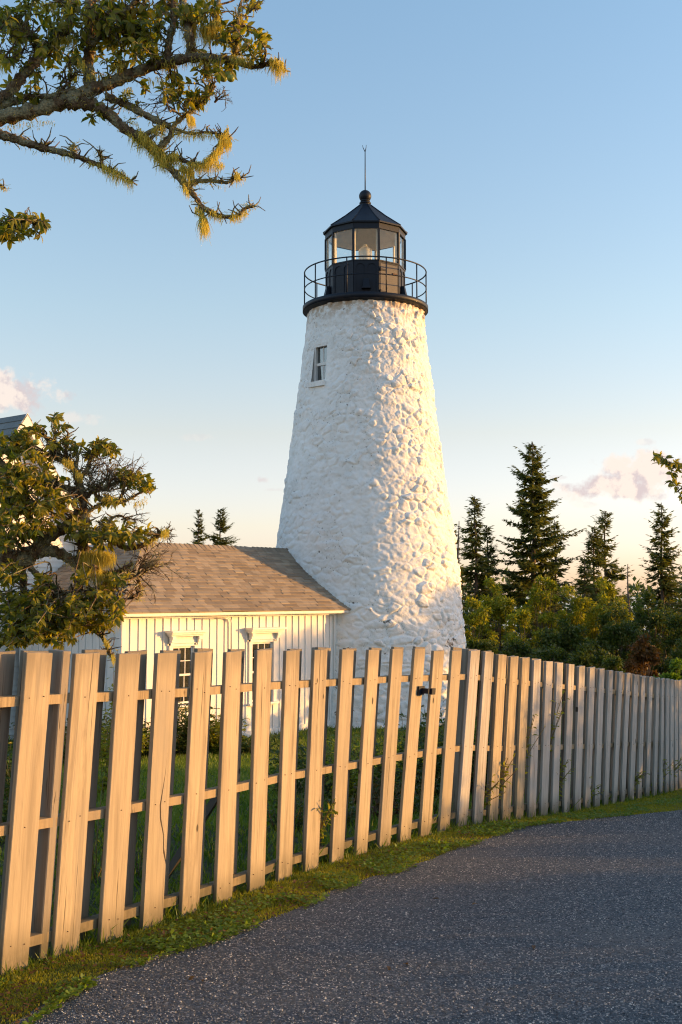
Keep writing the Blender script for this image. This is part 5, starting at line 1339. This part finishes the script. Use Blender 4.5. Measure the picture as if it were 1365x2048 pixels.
for i, (nm, x, yt, Y, n, lf, lab, sp, ls, fl) in enumerate([
    ('rose_bush', 213, 1300, 11.5, 16, 'light_leaf', 'tall leafy plant with yellow flowers seen through the third gap of the fence', .22, .06, 'yellow_flower'),
    ('shrub', 60, 1345, 8.0, 18, 'dark_leaf', 'leafy shrub with yellow blooms behind the leftmost fence boards', .25, .06, 'yellow_flower'),
    ('shrub', 20, 1420, 7.6, 16, 'dark_leaf', 'dark leafy clump at the far left behind the fence', .25, .06, None),
    ('perennial', 300, 1425, 20.4, 57, 'dark_leaf', 'leafy perennials below the left shed window', .5, .12, None),
    ('perennial', 235, 1440, 19.6, 57, 'light_leaf', 'leafy perennials at the left corner of the shed', .5, .12, None),
    ('perennial', 370, 1395, 21.0, 49, 'dark_leaf', 'seed-headed tall perennials right of the left shed window', .45, .11, None),
    ('fern', 435, 1425, 21.4, 64, 'light_leaf', 'fern-like bright clump between the two shed windows', .45, .12, None),
    ('perennial', 500, 1470, 21.4, 49, 'dark_leaf', 'low dark clump under the right shed window', .45, .11, None),
    ('perennial', 160, 1420, 18.0, 53, 'dark_leaf', 'dark clump left of the shed corner', .5, .11, None),
    ('bramble', 590, 1455, 12.5, 26, 'dark_leaf', 'bramble behind the fence in front of the right end of the shed', .35, .08, None),
    ('bramble', 655, 1460, 11.5, 26, 'dark_leaf', 'bramble behind the fence left of the tower foot', .35, .08, None),
    ('bramble', 715, 1440, 11.0, 26, 'light_leaf', 'yellowing bramble behind the fence below the tower middle', .35, .08, 'yellow_flower'),
    ('bramble', 775, 1480, 10.8, 26, 'dark_leaf', 'dense bramble behind the fence left of the iron latch', .35, .08, None),
    ('bramble', 838, 1410, 12.0, 28, 'dark_leaf', 'tall bramble directly behind the iron latch', .4, .09, None),
    ('bramble', 905, 1380, 13.0, 28, 'dark_leaf', 'tall bramble at the right foot of the tower', .4, .09, None),
    ('bramble', 960, 1400, 12.5, 30, 'dark_leaf', 'tangled bramble behind the kink of the fence', .4, .09, None),
    ('bramble', 1030, 1420, 12.5, 30, 'dark_leaf', 'bramble behind the shaded boards right of the fence kink', .4, .09, None),
    ('bramble', 1100, 1430, 13.5, 30, 'dark_leaf', 'bramble behind the middle of the shaded fence', .4, .09, None),
    ('bramble', 1180, 1430, 14.5, 30, 'dark_leaf', 'bramble behind the right third of the fence', .45, .09, None),
    ('bramble', 1260, 1430, 15.5, 30, 'dark_leaf', 'bramble behind the close-set boards near the right edge', .45, .09, None),
    ('bramble', 570, 1560, 8.2, 18, 'dark_leaf', 'leafy shoots close behind the boards in the centre of the fence', .2, .055, None),
    ('bramble', 690, 1570, 8.6, 20, 'dark_leaf', 'low shoots close behind the fence below the tower left edge', .22, .055, None),
    ('bramble', 760, 1560, 9.0, 20, 'rusty_leaf', 'reddish low shoots close behind the fence below the tower', .22, .055, None),
    ('bramble', 850, 1540, 9.6, 22, 'dark_leaf', 'low shoots close behind the fence right of the latch', .25, .055, None),
    ('tall_grass', 185, 1560, 6.4, 14, None, 'dry yellow grass stalks behind the third front board', .16, .05, None),
    ('tall_grass', 270, 1640, 6.5, 12, None, 'dry grass stalks low between the fourth and fifth boards', .12, .05, None)]):
    weed(nm, x, 0, yt, Y, 400 + i, n, lf, lab, GP, fl, sp, ls)
# shoots that grow out through the fence
for i, (bi, hf, n, lab) in enumerate([(11.5, .22, 5, 'leafy shoot growing out low through the fence left of its middle'), (19.6, .18, 4, 'thin shoot at the foot of the boards right of the kink'), (22.5, .55, 4, 'sprig poking between shaded boards at mid height'), (24.6, .72, 4, 'sprig poking out high between shaded boards'),
                                      (25.5, .25, 6, 'climbing shoot low on the shaded boards'), (28.5, .12, 4, 'sprig at the foot of the shaded boards'), (33.5, .15, 5, 'sprig at the foot of the boards, third from the right edge'), (37.5, .2, 6, 'sprig at the foot of the boards, second from the right edge'), (39.6, .2, 5, 'sprig at the foot of the boards by the right edge'), (20.6, .3, 5, 'leafy shoot on the sunlit patch of boards')]):
    rg = np.random.default_rng(600 + i); bb, x, y, z, L_ = frame_at(bi)
    root = empty('shoot', bb + y * .06, 0, lab, 'plant', 'shoots growing through the fence'); m = MB(); P, D, S = [], [], []
    for s in range(n):
        h = L_ * (hf + .12 * rg.random()); top = -y * rg.uniform(.06, .17) + x * rg.uniform(-.12, .12) + z * h
        pts = catmull([Vector((0, 0, 0)), z * (h * .55) - y * .02, top], 4); m.tube(pts, [.0028] * len(pts), 4, cap=False)
        for l in range(11):
            f = .35 + .65 * l / 11; p = pts[min(len(pts) - 1, int(f * len(pts)))]; d = Vector(unit(1, rg)[0]); d.z *= .4
            P.append(p + d * .005); D.append(d); S.append(.042 * rg.uniform(.6, 1.3))
    m.build('stems', M['dry_stem'], root)['kind'] = 'stuff'
    scatter('foliage', np.array(P), frames(np.array(D), rng=rg), np.array(S), LEAF_V, LEAF_F, 'light_leaf', root, rg.random(len(P)), 'stuff', True)

# ------------------------------------------------------------------ grass and gravel
rg = np.random.default_rng(12)
def blades(name, X, Y, Hh, wdt, m, label, cat='grass', lean=.5, tint=None):
    n = len(X); P = np.stack([X, Y, gz(Y)], -1); d = np.stack([rg.normal(0, lean, n), rg.normal(0, lean, n), np.ones(n)], -1)
    FR = frames(d, unit(n, rg)); S = np.stack([Hh, wdt, Hh], -1)
    o = scatter(name, P, FR, S, BLADE_V, BLADE_F, m, None, tint, 'stuff'); return tag(o, label, cat)
fence_v = np.vectorize(fence_x); edge_v = np.vectorize(road_edge)
n = 90000                                               # verge: short mossy turf between fence and road
Yv = 3.4 + 10.6 * rg.random(n) ** 1.45; fxv = fence_v(Yv); rev = edge_v(Yv)
tt_ = rg.random(n); Xv = fxv - .12 + (rev + .02 + .09 * (vnoise(Yv * 4.1, 0 * Yv + .5, 3) - .5) - fxv + .12) * tt_
keep = rg.random(n) < np.clip(1.35 - tt_ ** 5, .2, 1)
Xv, Yv, tt_ = Xv[keep], Yv[keep], tt_[keep]
clump = fbm(Xv * 5, Yv * 5, 3, 9)
blades('grass_verge', Xv, Yv, (.008 + .034 * clump ** 1.2 * rg.random(len(Xv))) * (1.25 - .5 * tt_), .0035 + .002 * rg.random(len(Xv)), 'moss_blade', 'short mossy grass strip between fence and gravel road', tint=np.clip(clump * 1.3 - .2 + .25 * rg.random(len(Xv)), 0, .99))
n = 4200                                                # longer tufts and stalks about the foot of the boards
Yv = 3.4 + 10.4 * rg.random(n) ** 1.3; Xv = fence_v(Yv) + rg.normal(-.01, .045, n); cl_ = fbm(Xv * 4, Yv * 6, 2, 29); keep = cl_ > .38; Xv, Yv = Xv[keep], Yv[keep]
blades('fence_tufts', Xv, Yv, .022 + .065 * rg.random(len(Xv)) ** 2, .004 + .003 * rg.random(len(Xv)), 'grass_blade', 'longer grass tufts at the foot of the fence boards')
n = 22000                                               # clover and small leaves along the edge of the gravel
Yv = 3.4 + 9 * rg.random(n) ** 1.6; fxv = fence_v(Yv); rev = edge_v(Yv); tt_ = 1 - .75 * rg.random(n) ** 1.4
Xv = fxv + (rev + .07 - fxv) * tt_; cl_ = fbm(Xv * 3.5, Yv * 3.5, 2, 19); keep = cl_ > .33
Xv, Yv = Xv[keep], Yv[keep]; n = len(Xv)
P = np.stack([Xv, Yv, gz(Yv) + .008 + .022 * rg.random(n)], -1); d = unit(n, rg); d[:, 2] = .15 * d[:, 2] + .12
o = scatter('verge_clover', P, frames(d), .011 + .018 * rg.random(n) ** 1.6, SLEAF_V * np.array([1, 1.5, 1]), SLEAF_F, 'bright_leaf', None, None, 'stuff'); tag(o, 'small leafy weeds along the ragged edge of the gravel', 'weeds')
n = 110000                                              # lawn behind the fence
Yv = 5 + 24 * rg.random(n); fxv = fence_v(np.minimum(Yv, 14)); Xv = fxv - .05 - (3.2 + .42 * Yv) * rg.random(n)
sv = (Xv - C0.x) * SD.x + (Yv - C0.y) * SD.y; pv_ = (Xv - C0.x) * SN.x + (Yv - C0.y) * SN.y
keep = ~((sv > -.02) & (pv_ > -.02) & (sv < SE)) & ~((pv_ > PH - .05)) & (np.hypot(Xv - TX, Yv - YT) > 2.75); Xv, Yv = Xv[keep], Yv[keep]
nearf = np.clip(1 - (fence_v(np.minimum(Yv, 14)) - Xv) / .5, 0, 1) * (Yv < 14)
blades('lawn', Xv, Yv, (.025 + .03 * rg.random(len(Xv))) * (1 + .06 * Yv) * (1 + 2.6 * nearf * rg.random(len(Xv))), .006 + .0006 * Yv, 'grass_blade', 'green lawn behind the fence running up to the shed and tower', tint=np.clip(fbm(Xv * 1.2, Yv * 1.2, 3, 4) + .2 * rg.random(len(Xv)), 0, .99))
n = 2600                                                # dead leaves and reddish weeds in the near verge
Yv = 3.5 + 5 * rg.random(n) ** 1.7; fxv = fence_v(Yv); rev = edge_v(Yv); Xv = fxv + (rev + .05 - fxv) * (.15 + .85 * rg.random(n)); keep = fbm(Xv * 6 + 3, Yv * 6, 2, 39) > .42; Xv, Yv = Xv[keep], Yv[keep]; n = len(Xv)
d = unit(n, rg); d[:, 2] = .2 * d[:, 2] + .1
o = scatter('leaf_litter', np.stack([Xv, Yv, gz(Yv) + .012 + .02 * rg.random(n)], -1), frames(d), .010 + .016 * rg.random(n), SLEAF_V * np.array([1, 1.3, 1]), SLEAF_F, 'rusty_leaf', None, None, 'stuff'); tag(o, 'brown dead leaves and reddish weeds in the near grass verge', 'leaf litter')
# loose stone chips on the road
n = 60000
Yv = 3.7 + 9.3 * rg.random(n) ** 2.1; rev = edge_v(Yv); Xv = rev + .01 + (np.minimum(.32 * Yv + .3, 4.6) - rev) * rg.random(n)
rr = .0022 + .0034 * rg.random(n) ** 2.4
OCT_V = np.array([(1, 0, 0), (-1, 0, 0), (0, 1, 0), (0, -1, 0), (0, 0, .8), (0, 0, -.5)], float); OCT_F = [(0, 2, 4), (2, 1, 4), (1, 3, 4), (3, 0, 4), (2, 0, 5), (1, 2, 5), (3, 1, 5), (0, 3, 5)]
d = unit(n, rg); d[:, 2] *= .3
S = np.stack([rr * rg.uniform(.8, 1.5, n), rr * rg.uniform(.7, 1.1, n), rr * rg.uniform(.6, 1, n)], -1)
o = scatter('gravel', np.stack([Xv, Yv, gz(Yv) + .005], -1), frames(d), S, OCT_V, OCT_F, 'stone_chip', None, rg.random(n), 'stuff'); tag(o, 'loose grey and white stone chips on the road', 'gravel')
# fallen leaves on the road
PL = [on_ground(*p) for p in [(1068, 1905), (945, 1815), (775, 1938), (405, 1966), (390, 1958), (808, 1935), (865, 1803)]]
for i, p in enumerate(PL):
    o = link('fallen_leaf', ALEAF[i % 3].copy(), None); o.data.materials[0] = M['rusty_leaf']; o.location = p + Vector((0, 0, .012)); o.rotation_euler = (random.uniform(-.3, .3), random.uniform(-.3, .1), random.uniform(0, 6)); o.scale = (.04, .04, .04)
    tag(o, ['curled red leaf alone on the right part of the gravel', 'brown leaf on the gravel in the middle of the road', 'reddish leaf on the gravel, left of the two low leaves', 'brown leaf at the lower left of the gravel', 'small brown leaf beside another at the lower left of the gravel', 'brown leaf on the gravel, right of the two low leaves', 'pale brown leaf near the top edge of the gravel'][i], 'leaf', 'fallen leaves on the road')
